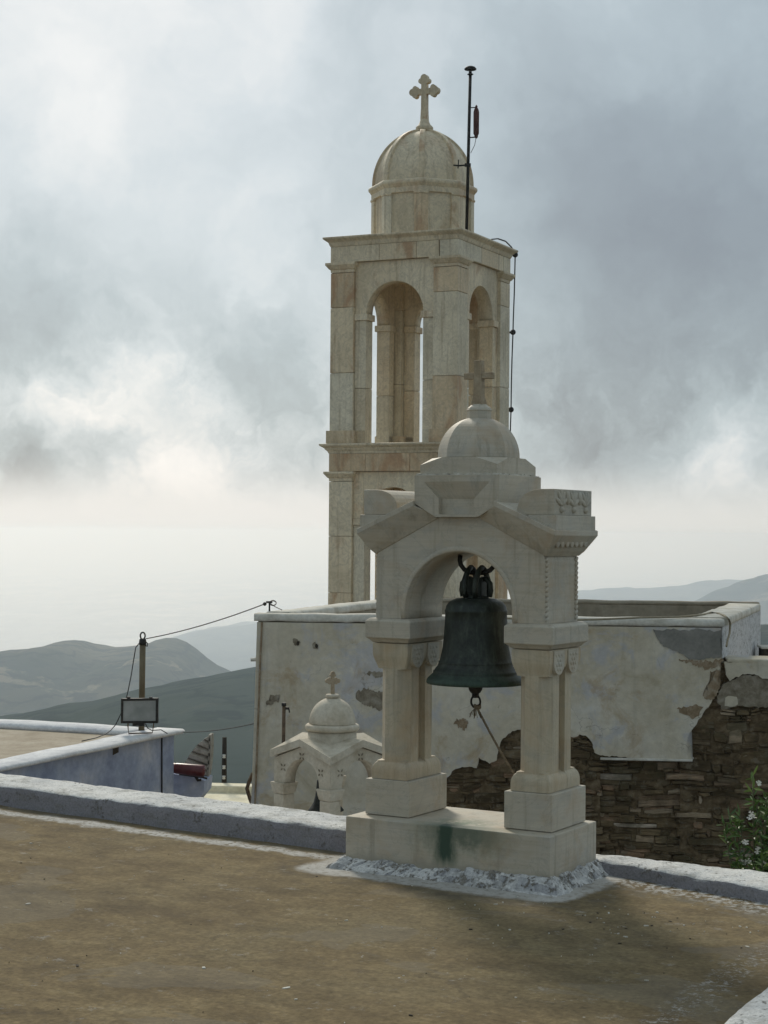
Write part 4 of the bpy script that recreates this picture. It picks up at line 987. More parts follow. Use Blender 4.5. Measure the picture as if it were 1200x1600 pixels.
# rubble facing, every stone modelled
s = MB(); z = -2.7; dx0, dz1 = hp(940, 1186); dx1, _ = hp(1062, 1186)
def slope_z(x, z): return z + .05 * fbm(x * .8, z * .9, 3.) + .030 * fbm(x * 2.6, z * 2.4, 9.) + .008 * fbm(x * 9, z * 9, 5.)
while z < ZL + .02:
    rh = random.choice([.028, .036, .045, .05, .06, .08, .11]) * random.uniform(.85, 1.15); x = 1.5 + random.uniform(-.2, .0)
    while x < HW + 3.6:
        w = random.choice([.05, .08, .12, .16, .21, .28, .36]) * random.uniform(.8, 1.25); dep = random.uniform(.0, .045)
        xm = x + w * .5
        if z + rh > ZL - .075 - .0 and True:
            if slope_z(xm, z + rh) > ZL - .075: x += w; continue
        door = dx0 < xm < dx1 and z + rh * .5 < dz1 - .02
        if door: dep -= .050
        if dx1 - .03 < xm < dx1 + .02 and z < dz1: x += w * .3; continue
        t_ = random.random() ** 1.3
        x1_ = x + w - random.uniform(.002, .014)
        parts = [(z, z + rh - .006)]
        u_ = random.random()
        if u_ < .3 and rh > .05: c_ = random.uniform(.35, .65); parts = [(z, z + rh * c_ - .005), (z + rh * c_, z + rh - .006)]
        elif u_ < .42: parts = [(z, z + rh * random.uniform(1.15, 1.5))]
        if random.random() < .12: x += w * .7; continue
        for a_, b_ in parts:
            j = lambda q: random.uniform(-q, q)
            dd = dep + j(.012); hgt = b_ - a_; e = min(.012, hgt * .25)
            def sec(y, ins, jj): 
                q = [(x + ins * 1.4, a_ + ins), (xm + j(w * .15), a_ + ins * .6 + j(jj)), (x1_ - ins * 1.4, a_ + ins + j(jj)), (x1_ - ins * .6, (a_ + b_) / 2 + j(jj)), (x1_ - ins * 1.6, b_ - ins + j(jj)), (xm + j(w * .2), b_ - ins * .5 + j(jj)), (x + ins * 1.5, b_ - ins + j(jj)), (x + ins * .5, (a_ + b_) / 2 + j(jj))]
                return [(px_ + j(jj), y + j(jj * .8), slope_z(px_, pz_)) for px_, pz_ in q]
            s.loft([sec(.150, 0, .001), sec(.072 - dd * .4, 0, .004), sec(.05 - dd, e, .006)], min(1., max(0., t_ + j(.08))))
        x += w
    z += rh
s.build('rubble_wall', M_RUB, house)
def mortar_bed(x0, x1, z0, z1, y, nx, nz, amp):
    s = MB(); g = []
    for i in range(nx + 1):
        c = []
        for k in range(nz + 1):
            x = x0 + (x1 - x0) * i / nx; z = z0 + (z1 - z0) * k / nz
            c.append((x, y + amp * fbm(x * 5, z * 9, 2.) + amp * .7 * fbm(x * 16, z * 24, 7.), z))
        g.append(s.vs(c))
    for a, b in zip(g, g[1:]):
        for k in range(nz): s.face([a[k], b[k], b[k + 1], a[k + 1]], .1, 0, True)
    return s
M_EARTH = mat_simple('earth_mortar_fill', [(.075, .052, .028), (.145, .104, .058), (.22, .17, .105)], 14, 1., .7, .02)
xa_, xb_ = dx0 - .01, dx1 + .01
mortar_bed(1.45, xa_, -2.75, ZL - .06, .047, 60, 150, .030).build('earth_mortar', M_EARTH, house)
mortar_bed(xb_, HW + 3.7, -2.75, ZL - .06, .047, 200, 150, .030).build('earth_mortar', M_EARTH, house)
mortar_bed(xa_, xb_, dz1 - .03, ZL - .06, .047, 60, 70, .030).build('earth_mortar', M_EARTH, house)
mortar_bed(xa_, xb_, -2.75, dz1 - .03, .100, 80, 110, .028).build('doorway_fill', M_EARTH, house)

def sheet(name, m, pix, y_front, thick, rough=.02, parent=None, sub=.022, prot=None):
    """plaster skin of real thickness with a ragged edge; outline given on the facade"""
    pts = [Vector(hp(*p)) for p in pix]; out_ = []
    for i, a in enumerate(pts):
        b = pts[(i + 1) % len(pts)]; n = max(1, int((b - a).length / sub)); keep = prot and prot(pix[i], pix[(i + 1) % len(pix)])
        for k in range(n):
            p = a.lerp(b, k / n)
            if k and not keep:
                d = (b - a).normalized(); nn = Vector((-d.y, d.x)); p = p + nn * (rough * 1.6 * fbm(p.x * 7, p.y * 7, 3.) + rough * 1.3 * fbm(p.x * 28, p.y * 28, 6.) + rough * random.uniform(-.45, .45))
            out_.append(p)
    s = MB(); f = s.vs([(p.x, y_front, p.y) for p in out_]); b_ = s.vs([(p.x, y_front + thick, p.y) for p in out_])
    s.face(f, .5); s.face(b_[::-1], .5)
    for i in range(len(f)): j = (i + 1) % len(f); s.face([f[i], f[j], b_[j], b_[i]], .5)
    bmesh.ops.triangulate(s.bm, faces=[q for q in s.bm.faces if len(q.verts) > 4])
    return s.build(name, m, parent or house)
PL = [(402, 972), (1127, 981), (1127, 1034), (1124, 1050), (1120, 1068), (1116, 1086), (1111, 1098), (1101, 1110), (1094, 1122), (1086, 1134), (1078, 1144), (1073, 1156), (1070, 1168), (1074, 1178), (1084, 1184), (1080, 1190), (1010, 1186), (938, 1180), (929, 1176),
      (925, 1160), (915, 1149), (905, 1147), (896, 1152), (880, 1142), (850, 1126), (812, 1140), (800, 1142), (790, 1152), (782, 1160), (778, 1172), (776, 1188), (765, 1193), (748, 1183), (745, 1200), (722, 1198), (706, 1205), (698, 1215), (690, 1240), (660, 1270), (600, 1330), (560, 1420), (384, 1420), (390, 1330), (394, 1240)]
plas = sheet('plaster', M_PLAS, PL, -.018, .085, .0075, prot=lambda a, b: (a[0] < 410 and b[0] < 410) or (a[1] < 985 and b[1] < 985) or (a[0] == 1127 and b[0] == 1127))
sheet('cement_patch', M_CEM, [(1020, 983), (1126, 984), (1126, 1027), (1100, 1030), (1076, 1030), (1055, 1016), (1036, 1010), (1026, 996)], -.026, .006, .008, plas)
for pix, mm in (([(1060, 1030), (1100, 1033), (1127, 1029), (1127, 1042), (1112, 1046), (1088, 1040)], M_OCH), ([(1110, 1048), (1126, 1044), (1124, 1076), (1116, 1092), (1102, 1092), (1100, 1078), (1108, 1064)], M_OCH), ([(560, 1080), (572, 1076), (590, 1082), (604, 1082), (604, 1112), (578, 1104), (566, 1096), (556, 1090)], M_BROWN),
                ([(566, 1052), (580, 1049), (600, 1050), (600, 1057), (578, 1056)], M_BROWN), ([(418, 1094), (428, 1086), (438, 1085), (436, 1096), (424, 1102), (416, 1104)], M_BROWN), ([(458, 1002), (464, 998), (470, 1004), (466, 1010), (459, 1008)], M_BROWN), ([(488, 1006), (494, 1001), (498, 1008), (494, 1014), (489, 1012)], M_BROWN),
                ([(710, 1128), (722, 1122), (732, 1130), (726, 1142), (716, 1138)], M_OCH)):
    sheet('bare_patch', mm, pix, -.0225, .004, .020, plas, .011)
for px, py in ((466, 1005), (495, 1009)):
    x, z = hp(px, py); s = MB(); L = []
    for yy, r_ in ((-.026, .018), (-.0275, .014), (-.010, .010)): L.append([(x + r_ * math.cos(a) * .8, yy, z + r_ * math.sin(a) * 1.3) for a in [2 * math.pi * i / 10 for i in range(10)]])
    s.loft(L, .5, True, False); s.build('wall_hole', M_WOOD, plas)
sheet('plaster', M_PLAS, [(1131, 1035), (1160, 1034), (1230, 1032), (1230, 1066), (1195, 1060), (1178, 1053), (1160, 1053), (1140, 1064), (1134, 1054)], -.022, .08, .010)
sheet('brown_render', M_BROWN, [(1129, 1070), (1140, 1064), (1160, 1055), (1180, 1055), (1230, 1068), (1230, 1100), (1185, 1106), (1160, 1102), (1132, 1108), (1122, 1100), (1120, 1088)], -.010, .07, .014)
sheet('plaster', M_PLAS, [(1133, 1090), (1142, 1087), (1151, 1089), (1153, 1100), (1144, 1104), (1132, 1103)], -.020, .08, .008)
sheet('bare_patch', M_OCH, [(1057, 1107), (1072, 1105), (1088, 1100), (1099, 1104), (1092, 1118), (1082, 1124), (1068, 1116)], -.0225, .004, .012, plas, .02)
# lintel bed under the plaster, corner pipe, spout
x0_, z0_ = hp(938, 1182); x1_, z1_ = hp(1082, 1188)
s = MB(); s.box(x0_, x1_, -.024, .05, z1_ - .012, z1_ + .012, .5); s.build('lintel_edge', M_COPE, house, .006)
s = MB(); s.tube([(*[hp(x, y)[0] for _ in (0,)], -.034, hp(x, y)[1]) for x, y in ((410, 972), (409, 1000), (407, 1040), (405, 1100), (402, 1180), (399, 1262), (396, 1340))], .011, 6); s.build('corner_pipe', M_OCH, house)
s = MB(); x, z = hp(398, 1030); s.tube([(x + .06, .03, z), (x - .045, .02, z - .008)], [.022, .017], 8); s.build('water_spout', M_COPE, house)
# dark chest on the lower roof at the far right
qb = on_plane(1186, 1022, H_MW @ Vector((0, 3.4, 0)), HN); qt = on_plane(1186, 1009, H_MW @ Vector((0, 3.4, 0)), HN)
box_ = thing('roof_box', 'dark low box on the lower roof at the right picture edge', 'box', (qb.x, qb.y, -.35), ha)
bh_ = qt.z + .35
s = MB(); s.box(.02, .72, -.2, .2, .0, bh_ - .026); s.build('body', M_WOOD, box_, .006); s = MB(); s.box(.0, .74, -.22, .22, bh_ - .025, bh_); s.build('lid', M_COPE, box_, .006)

# loose cable lying over the terrace corner
s = MB(); P3 = [(700, 962), (860, 969), (930, 968), (1000, 965), (1060, 964), (1100, 960), (1112, 957), (1122, 958), (1132, 962), (1139, 968), (1141, 976), (1140, 990), (1137, 1000), (1135, 1010)]
pts = []
for i, (x, y) in enumerate(P3):
    q = H_MW @ Vector((0, -.03, 0)) if i < 5 else None
    if i < 9: p = on_z(x, y, .868)
    else: p = on_plane(x, y, H_MW @ Vector((HW + .06, 0, 0)), (H_MW.to_3x3() @ Vector((1, -sk, 0))).normalized())
    pts.append(p)
s.tube(pts, .011, 6); tag(s.build('loose_cable', M_TANCABLE), 'tan cable lying along the terrace coping and looping over its right corner', 'cable')

# insulator iron on the left terrace corner, with the wire to the lamp post
ib = on_z(421, 955, .86); ins = thing('cable_bracket', 'small iron cable bracket with wire coil on the left terrace corner', 'bracket', ib)
s = MB(); s.tube([(0, 0, -.01), (0, 0, .105)], .010, 6); s.box(-.035, .03, -.012, .012, .085, .105, .5); s.build('stake', M_IRON, ins)
s = MB()
for q in range(3): s.tube([(.035 + .035 * math.cos(a), .01 * q, .085 + (.022 + .003 * q) * math.sin(a)) for a in [2 * math.pi * i / 16 for i in range(16)]], .004, 5, closed=True)
s.tube([(.0, 0, .09), (.05, .02, .05), (.13, .06, .01)], .004, 5); s.ball((-.05, 0, .075), .02, 8); s.build('wire_coil', M_IRON, ins)

# ------------------------------------------------------------------ blue house on the left
BZ = -.8
C0 = on_z(289, 1139, BZ); Cn = on_z(0, 1199, BZ); Cf = on_z(0, 1123, BZ)
e1 = (Cn - C0); e1.z = 0; e1.normalize(); e2 = (Cf - C0); e2.z = 0; e2.normalize()
bh = thing('blue_house', 'blue limewashed house with white parapets and dry earth roof', 'house', (C0.x, C0.y, 0))
L1, L2 = 7.5, 7.0
def bp(a, b): v = e1 * a + e2 * b; return (v.x, v.y)
s = MB(); s.loft([[(*bp(.10, .10), z) for _ in (0,)] + [(*bp(L1, .10), z), (*bp(L1, L2), z), (*bp(.10, L2), z)] for z in (-5.2, BZ - .066)], .5); s.build('wall', M_BLUE, bh)
s = MB(); s.loft([[(*bp(.3, .3), z), (*bp(L1, .3), z), (*bp(L1, L2), z), (*bp(.3, L2), z)] for z in (BZ - .0655, BZ - .064)], .5); s.build('roof', M_TAN, bh)
for a0, a1, b0, b1 in ((.0, L1, .0, .42), (.0, .50, .421, L2)):
    s = MB(); n = 40; L = []
    for i in range(n + 1):
        k = i / n
        if a1 > 2: c = [(a0 + (a1 - a0) * k, b0), (a0 + (a1 - a0) * k, b1)]
        else: c = [(a0, b0 + (b1 - b0) * k), (a1, b0 + (b1 - b0) * k)]
        g = .014 * fbm(k * 8, a1, 2.); pa, pb = Vector(bp(*c[0])), Vector(bp(*c[1])); d = (pb - pa).normalized()
        L.append([(pa.x + d.x * .05, pa.y + d.y * .05, BZ - .063), (pa.x + d.x * .02, pa.y + d.y * .02, BZ - .055 + g * .5), (pa.x, pa.y, BZ - .045 + g), (pa.x, pa.y, BZ - .02 + g), (pa.x + d.x * .03, pa.y + d.y * .03, BZ + g), (pb.x - d.x * .03, pb.y - d.y * .03, BZ + g), (pb.x, pb.y, BZ - .03 + g), (pb.x, pb.y, BZ - .063)])
    s.loft(L, .5, True, True); s.build('parapet', M_BLUETOP, bh)
nb = Vector((e1.y, -e1.x, 0)); nb = nb if nb.dot(Vector((1, -1, 0))) > 0 else -nb
wp = C0 + e2 * .10
q0 = on_plane(176, 1180, wp, nb) - C0; 
s = MB(); uvx = -e1; z_ = q0.z
for k in (0,):
    c = Vector((q0.x, q0.y, z_ + 0)) ; s.loft([[c + uvx * a + nb * o + Vector((0, 0, b)) for a, b in ((0, 0), (.13, .02), (.13, .11), (0, .09))] for o in (-.03, .004)], .5)
o_ = s.build('vent_hole', M_WOOD, bh); o_.location.z = C0.z
s = MB(); qs = [on_plane(253, y, wp + nb * .012, nb) - C0 for y in (1146, 1190, 1250)]
s.tube([(q.x, q.y, q.z + C0.z) for q in qs], .010, 6); s.build('wall_cable', M_CABLE, bh)
# low side wall running down from the house corner with its ribbed end, red cylinder lying on it
qd = C0.y + .15
def sd(px, py, dy=0.): return at_y(px, py, qd + dy)
s = MB(); out_ = [sd(x, y) for x, y in ((252, 1206), (300, 1214), (320, 1220), (318, 1240), (300, 1262), (252, 1290))]
s.loft([out_, [p + Vector((.05, .5, 0)) for p in out_]], .5); tag(s.build('side_wall', M_BLUE), 'short blue sloping wall beside the blue house corner', 'wall')
shell = thing('ribbed_gable', 'pale ribbed wedge-shaped gable end beside the blue house', 'gable', sd(328, 1200, .35))
o0 = Vector(shell.location); s = MB(); ap = sd(328, 1149, .35) - o0; rows = 7
edge_l = [(328, 1149), (318, 1155), (308, 1164), (300, 1174), (293, 1184), (287, 1195), (280, 1206)]
edge_r = [(329, 1149), (329, 1160), (329, 1172), (328, 1184), (327, 1196), (326, 1204), (324, 1212)]
for (a, b) in zip(range(6), range(1, 7)):
    A, B, C, D = (sd(*edge_l[a], .35) - o0, sd(*edge_r[a], .35) - o0, sd(*edge_r[b], .35) - o0, sd(*edge_l[b], .35) - o0)
    back = Vector((.02, .22, 0)); lift = Vector((0, -.05, 0)); m_ = .35
    loop0 = [A, B, C, D]; s.loft([[p + back for p in loop0], loop0, [A.lerp(D, m_) + lift, B.lerp(C, m_) + lift, B.lerp(C, .8) + lift, A.lerp(D, .8) + lift]], random.random())
s.build('ribs', M_SHELL, shell)
s = MB(); L = []
for x, y in ((329, 1148), (329.5, 1170), (328, 1192), (326, 1212)): p = sd(x, y, .35) - o0; L.append([p + Vector((-.022, -.05, .0)), p + Vector((.006, -.05, 0)), p + Vector((.012, .20, 0)), p + Vector((-.02, .20, 0))])
s.loft(L, .5); s.build('edge_band', M_SHELL, shell)
ca0, ca1 = sd(270, 1200, -.12), sd(320, 1205, -.12); rc = thing('red_cylinder', 'dark red cylinder lying on iron brackets by the blue house', 'cylinder', ca0)
d = ca1 - ca0; s = MB(); k = 20; ax = d.normalized(); u_ = ax.cross(Vector((0, 0, 1))).normalized(); v_ = u_.cross(ax); L = []
for t_, r_ in ((-.01, .03), (0, .058), (.02, .066), (.06, .062), (.10, .068), (.90, .078), (.96, .076), (1.0, .062), (1.01, .03)): L.append([d * t_ + (u_ * math.cos(2 * math.pi * i / k) + v_ * math.sin(2 * math.pi * i / k)) * r_ for i in range(k)])
s.loft(L, .5, True, True); s.build('drum', M_RED, rc)
s = MB(); s.tube([Vector((0, 0, .02)), Vector((-.04, 0, -.03)), Vector((-.05, 0, -.13))], .010, 6); s.tube([d * .2 + Vector((0, 0, -.07)), d * .95 + Vector((0, 0, -.08)), d * 1.08 + Vector((0, 0, -.09))], .013, 6); s.tube([d * .7 + Vector((0, 0, -.07)), d * .78 + Vector((0, .05, -.13)), d * .88 + Vector((0, .05, -.12))], .02, 6); s.build('bracket', M_IRON, rc)

# post and floodlight on the blue house corner
PB = on_z(221, 1141, BZ + .002); pd = PB.y
post = thing('metal_post', 'brown metal post with ring at its top on the blue house parapet', 'post', PB)
pz = at_y(223, 999, pd); tx_ = pz.x - PB.x; hz = pz.z - PB.z
s = MB(); s.tube([(0, 0, -.005), (tx_, 0, hz)], .038, 14); s.build('tube', M_POST, post)
s = MB(); s.lathe([(.045, hz - .07), (.047, hz - .03), (.040, hz + .005), (.02, hz + .012)], (tx_, 0), 14, .5); s.tube([(tx_ + .03 * math.cos(a), 0, hz + .045 + .042 * math.sin(a)) for a in [2 * math.pi * i / 18 for i in range(18)]], .010, 7, closed=True); s.build('top_ring', M_IRON, post)
s = MB(); s.tube([(tx_ + .04, -.02, hz - .03), (tx_ + .065, -.02, hz - .05), (tx_ + .06, -.02, hz - .085), (tx_ + .035, -.02, hz - .075)], .008, 6); s.build('wire_clip', M_IRON, post)
fd = pd - .45; F0 = at_y(219, 1146, fd); fl = thing('floodlight', 'black framed rectangular floodlight on a bent bracket in front of the post', 'floodlight', F0)
def fpt(px, py): q = at_y(px, py, fd); return q.x - F0.x, q.z - F0.z
xl, zt_ = fpt(190, 1091); xr, zb_ = fpt(247.5, 1130)
s = MB()
o2 = [(xl, zt_), (xr, zt_ + .01), (xr, zb_ + .005), (xl, zb_)]; fr_ = .028
def ins_(p, i, e): return (p[0] + (e if i in (0, 3) else -e), p[1] + (-e if i in (0, 1) else e))
L = [[(p[0], -.05, p[1]) for p in o2]]; inner = [ins_(p, i, fr_) for i, p in enumerate(o2)]; back = [ins_(p, i, .07) for i, p in enumerate(o2)]
s.loft([[(p[0], -.035, p[1]) for p in inner], [(p[0], -.055, p[1]) for p in inner], [(p[0], -.055, p[1]) for p in o2], [(p[0], .01, p[1]) for p in o2], [(p[0], .09, p[1]) for p in back]], .5)
for px_ in (.2, .8): s.box(xl + (xr - xl) * px_ - .02, xl + (xr - xl) * px_ + .02, -.05, .0, zt_, zt_ + .022, .5)
s.box(xl + .14, xr - .17, -.03, .05, zb_ - .035, zb_ - .001, .5)
s.build('housing', M_IRON, fl, .004)
s = MB(); s.loft([[(p[0], -.038, p[1]) for p in inner], [(p[0], -.043, p[1]) for p in inner]], .5); s.build('glass', M_GLASS, fl)
s = MB(); xa, za = fpt(200, 1128); xb, zb2 = fpt(201, 1146); xc, zc2 = fpt(238, 1145); xd, zd = fpt(240, 1128); s.tube([(xa, .0, za), (xa, 0, za - .05), (xb, 0, zb2), (xc, 0, zc2), (xd, 0, zd - .04), (xd, 0, zd)], .008, 6); s.build('bracket', M_RUST, fl)
s = MB(); s.tube([(*[fpt(227, 1131)[0]], .02, fpt(227, 1131)[1]), (fpt(231, 1138)[0], .0, fpt(231, 1138)[1]), (fpt(238, 1141)[0], -.02, fpt(238, 1141)[1]), (fpt(252, 1140)[0], -.02, fpt(252, 1140)[1]), (fpt(262, 1146)[0], -.02, fpt(262, 1146)[1])], .006, 6); s.build('lamp_cable', M_CABLE, fl)

def wire(label, pts, r_, m=M_CABLE, name='overhead_wire', cat='wire'):
    s = MB(); s.tube(pts, r_, 5); return tag(s.build(name, m), label, cat)
A_ = at_y(228, 998, pd); B_ = ib + Vector((-.05, 0, .075)); pts = []
for i in range(25): k = i / 24; p = A_.lerp(B_, k); p.z -= .14 * k * (1 - k); pts.append(p)
wire('overhead wire from the lamp post ring up to the terrace corner bracket', pts, .0065)
A_ = sd(285, 1144, -.1); B_ = H_MW @ Vector((hp(392, 1135)[0], .3, hp(392, 1135)[1])); pts = []
for i in range(17): k = i / 16; p = A_.lerp(B_, k); p.z -= .10 * k * (1 - k); pts.append(p)
wire('thin overhead wire from the blue house corner to the old house wall', pts, .006)
wire('slack cable hanging from the post top down to the roof parapet', [at_y(x, y, pd - .05 + dy) for x, y, dy in ((219, 1003, 0), (212, 1012, 0), (209, 1030, 0), (205, 1055, 0), (200, 1080, 0), (195, 1100, .02), (189, 1115, .03), (181, 1132, .02), (173, 1141, -.2), (165, 1147, -.5))] + [on_z(150, 1153, BZ + .01), on_z(128, 1158, BZ + .01)], .0065, M_CABLE, 'slack_cable', 'cable')

# wooden post with porcelain knobs
WP = at_y(350, 1240, 26.); wpst = thing('wooden_post', 'dark wooden post with three white insulators beyond the blue house', 'post', WP)
hz = at_y(350, 1152, 26.).z - WP.z
s = MB(); s.tube([(0, 0, -2.5), (0, 0, hz * .5), (.0, 0, hz)], [.045, .037, .033], 10); s.build('pole', M_WOOD, wpst)
for py in (1181, 1198, 1214):
    zz = at_y(350, py, 26.).z - WP.z; s = MB(); s.lathe([(.012, zz - .028), (.026, zz - .024), (.019, zz), (.026, zz + .022), (.010, zz + .026)], (0, -.045), 10, .5); s.build('insulator', M_PORC, wpst)
# cream house roof between
Zc = -2.1
cr_p = [on_z(300, 1246, Zc), on_z(402, 1270, Zc), on_z(398, 1240, Zc), on_z(318, 1238, Zc)]
ch = thing('cream_house', 'cream limewashed house roof below the old house wall', 'house', (cr_p[0].x, cr_p[0].y, 0))
cc = [p - Vector(ch.location) for p in cr_p]
bl, br = cc[3], cc[2]; fl_, fr2 = cc[0] + (cc[0] - cc[3]) * .6, cc[1] + (cc[1] - cc[2]) * .8
s = MB(); s.loft([[(p.x, p.y, z) for p in (fl_, fr2, br, bl)] for z in (-5.2, Zc)], .5); s.build('roof', M_CREAM, ch)
s = MB(); dd = Vector((0, .3, 0)); s.loft([[(p.x, p.y, z) for p in (bl, br, br + dd, bl + dd)] for z in (Zc - .6, Zc + .10)], .5); s.build('parapet', M_CREAM, ch, .01)
s = MB(); p0 = at_y(392, 1215, 20.) ; lo_ = Vector(ch.location); s.tube([at_y(395, 1208, 19.5) - lo_, at_y(389, 1222, 19.5) - lo_, at_y(386, 1232, 19.5) - lo_, at_y(390, 1246, 19.5) - lo_, at_y(396, 1262, 19.5) - lo_], .022, 7); s.build('drain_pipe', M_RUST, ch)

# ------------------------------------------------------------------ small domed belfry below
Kc = at_y(516, 1195, 14.0); KA = R(45)
bx_dir = Vector((math.sin(KA), math.cos(KA), 0)); by_dir = Vector((-math.sin(KA), math.cos(KA), 0)); FW = .672
kctr = Kc + (bx_dir + by_dir) * FW * .5
belf = thing('small_belfry', 'small four-gabled belfry with round dome below the roof edge', 'belfry', (kctr.x, kctr.y, 0), math.pi / 2 - KA)
hw = FW / 2
for sx in (-1, 1):
    for sy in (-1, 1):
        s = MB(); w = .060; cx_, cy_ = sx * (hw - w), sy * (hw - w); s.box(cx_ - w, cx_ + w, cy_ - w, cy_ + w, -1.15, -.447, None); pp = s.build('pillar', M_SMALL, belf, .006)
        s = MB(); L = []
        for z, e in ((-.446, -.002), (-.435, .006), (-.40, .014), (-.375, .017), (-.37, .021), (-.352, .021)): L.append([(cx_ - w - e, cy_ - w - e, z), (cx_ + w + e, cy_ - w - e, z), (cx_ + w + e, cy_ + w + e, z), (cx_ - w - e, cy_ + w + e, z)])
        s.loft(L, .5); s.build('capital', M_SMALL, pp, .003)
s = MB(); s.box(-hw - .1, hw + .1, -hw - .1, hw + .1, -1.4, -1.151, .5); s.build('base', M_SMALL, belf, .01)
zE, zA = -.155, -.037
for k in range(4):
    s = MB(rot4(k)); r_ = hw - .120 - .010; cz = -.345; n = 20; yf, yb = -hw + .002, -hw + .118
    a_i = [(-r_, -.3515)] + arc(0, cz, r_, 180, 0, n) + [(r_, -.3515)]
    # outline: gable between the corner piers
    def oz(x): return zE + (zA - zE) * (1 - abs(x) / hw)
    a_o = []
    for x, z in a_i:
        if z <= cz + 1e-5: a_o.append((math.copysign(hw - .001, x), z))
        else:
            ang = math.atan2(z - cz, x); t_ = 0
            lo_, hi_ = 0., 1.
            for _ in range(30):
                m_ = (lo_ + hi_) / 2; X_, Z_ = m_ * math.cos(ang), cz + m_ * math.sin(ang)
                if abs(X_) < hw - .001 and Z_ < oz(X_): lo_ = m_
                else: hi_ = m_
            a_o.append((lo_ * math.cos(ang), cz + lo_ * math.sin(ang)))
    for nm in (0,):
        for sgn in (-1, 1):
            cpt_ = (sgn * (hw - .001), zE); idx = min(range(len(a_o)), key=lambda i: (a_o[i][0] - cpt_[0]) ** 2 + (a_o[i][1] - cpt_[1]) ** 2); a_o[idx] = cpt_
        idx = min(range(len(a_o)), key=lambda i: abs(a_o[i][0])); a_o[idx] = (0, zA)
    fi = s.vs([(x, yf, z) for x, z in a_i]); fo = s.vs([(x, yf, z) for x, z in a_o]); bi = s.vs([(x, yb, z) for x, z in a_i]); bo = s.vs([(x * (1 if abs(x) < hw - .12 else (hw - .12) / hw), yb, z) for x, z in a_o])
    for i in range(len(a_i) - 1):
        s.face([fi[i], fi[i + 1], fo[i + 1], fo[i]], .5); s.face([bi[i], bo[i], bo[i + 1], bi[i + 1]], .5); s.face([fi[i], bi[i], bi[i + 1], fi[i + 1]], .5, 0, True); s.face([fo[i], fo[i + 1], bo[i + 1], bo[i]], .5)
    s.face([fi[0], fo[0], bo[0], bi[0]], .5); s.face([fi[-1], bi[-1], bo[-1], fo[-1]], .5)
    gw = s.build('gable_wall', M_SMALL, belf)
    for cxr, czr in ((-.225, -.225), (.0, -.115), (.225, -.225)):           # four-petal flowers cut in the face
        s = MB(rot4(k))
        for q in range(4):
            a = math.pi / 4 + q * math.pi / 2; s.prism([(cxr + math.cos(a + da) * rr2, czr + math.sin(a + da) * rr2) for da, rr2 in ((0, .010), (.32, .026), (0, .040), (-.32, .026))], 'y', -hw - .0015, -hw + .01, .5)
        s.build('carved_flower', M_BROWN, gw)
# cross-gabled roof slabs with valleys to the corners
s = MB(); t_ = .058; e = .025
def roof_tri(k):
    s.M = rot4(k); ex = hw + e
    for sx in (-1, 1):
        # slab from gable ridge (x=0) to the corner, running back to the centre
        A = (0, -ex, zA + .004); B = (sx * ex, -ex, zE + .004); C = (sx * .06, -.06, zA + .004 - .02 + .02)
        C = (0, -.10, zA + .004); Dv = (sx * .10, -.10, zA - .03)
        lo_ = [A, B, Dv, C]; hi_ = [(p[0], p[1], p[2] + t_) for p in lo_]; s.loft([lo_, hi_], .5)
for k in range(4): roof_tri(k)
s.M = Matrix(); s.build('gabled_roof', M_SMALL, belf)
s = MB(); s.lathe([(.200, -.14), (.200, .068)], (0, 0), 40, .5); s.build('drum', M_SMALL, belf)
s = MB(); s.lathe([(.19, .068), (.212, .072), (.222, .085), (.222, .112), (.21, .122), (.185, .126)], (0, 0), 40, .5); s.build('drum_cornice', M_SMALL, belf)
s = MB(); s.lathe([(.190, .1262)] + [(.190 * math.cos(R(a)), .135 + .205 * math.sin(R(a))) for a in range(0, 88, 5)] + [(.005, .340)], (0, 0), 44, .5); s.build('dome', M_SMALL, belf)
s = MB(); s.lathe([(.035, .325), (.045, .338), (.056, .345), (.058, .357), (.052, .366), (.02, .369)], (0, 0), 24, .5); s.build('finial', M_SMALL, belf)
s = MB(Matrix.Rotation(-(math.pi / 2 - KA) + .2, 4, 'Z')); tk = .013
s.loft([[(-.016, -tk, .366), (.016, -tk, .366), (.016, tk, .366), (-.016, tk, .366)], [(-.013, -tk, .53), (.013, -tk, .53), (.013, tk, .53), (-.013, tk, .53)]], .5)
def d2(cx, cz, r_, o): s.prism([(cx + r_ * math.cos(2 * math.pi * i / 12), cz + r_ * math.sin(2 * math.pi * i / 12)) for i in range(12)], 'y', -tk - o, tk + o, .5)
s.box(-.04, -.0132, -tk + .001, tk - .001, .462, .488); s.box(.0132, .04, -tk + .001, tk - .001, .462, .488)
for x, z, r_, o in ((-.045, .475, .018, .001), (.045, .475, .018, .001), (0, .535, .019, .001), (-.028, .492, .011, .002), (.028, .492, .011, .002), (-.028, .458, .011, .002), (.028, .458, .011, .002), (-.016, .522, .010, .003), (.016, .522, .010, .003)): d2(x, z, r_, o)
s.build('cross', M_CROSS, belf)
sb = thing('small_bell', 'small dark bell hanging inside the small domed belfry', 'bell', (kctr.x - .045, kctr.y, 0), 0)
s = MB(); zb0 = -.584
s.lathe([(.012, zb0 + .27), (.06, zb0 + .262), (.078, zb0 + .24), (.082, zb0 + .19), (.09, zb0 + .12), (.104, zb0 + .065), (.125, zb0 + .03), (.145, zb0 + .006), (.146, zb0), (.135, zb0), (.09, zb0 + .08), (.07, zb0 + .2), (.01, zb0 + .25)], (0, 0), 32, .5); s.build('bell_body', mat_simple('small_bell_bronze', [(.012, .013, .011), (.024, .027, .022), (.045, .05, .04)], 14, .6, .2, .003), sb)
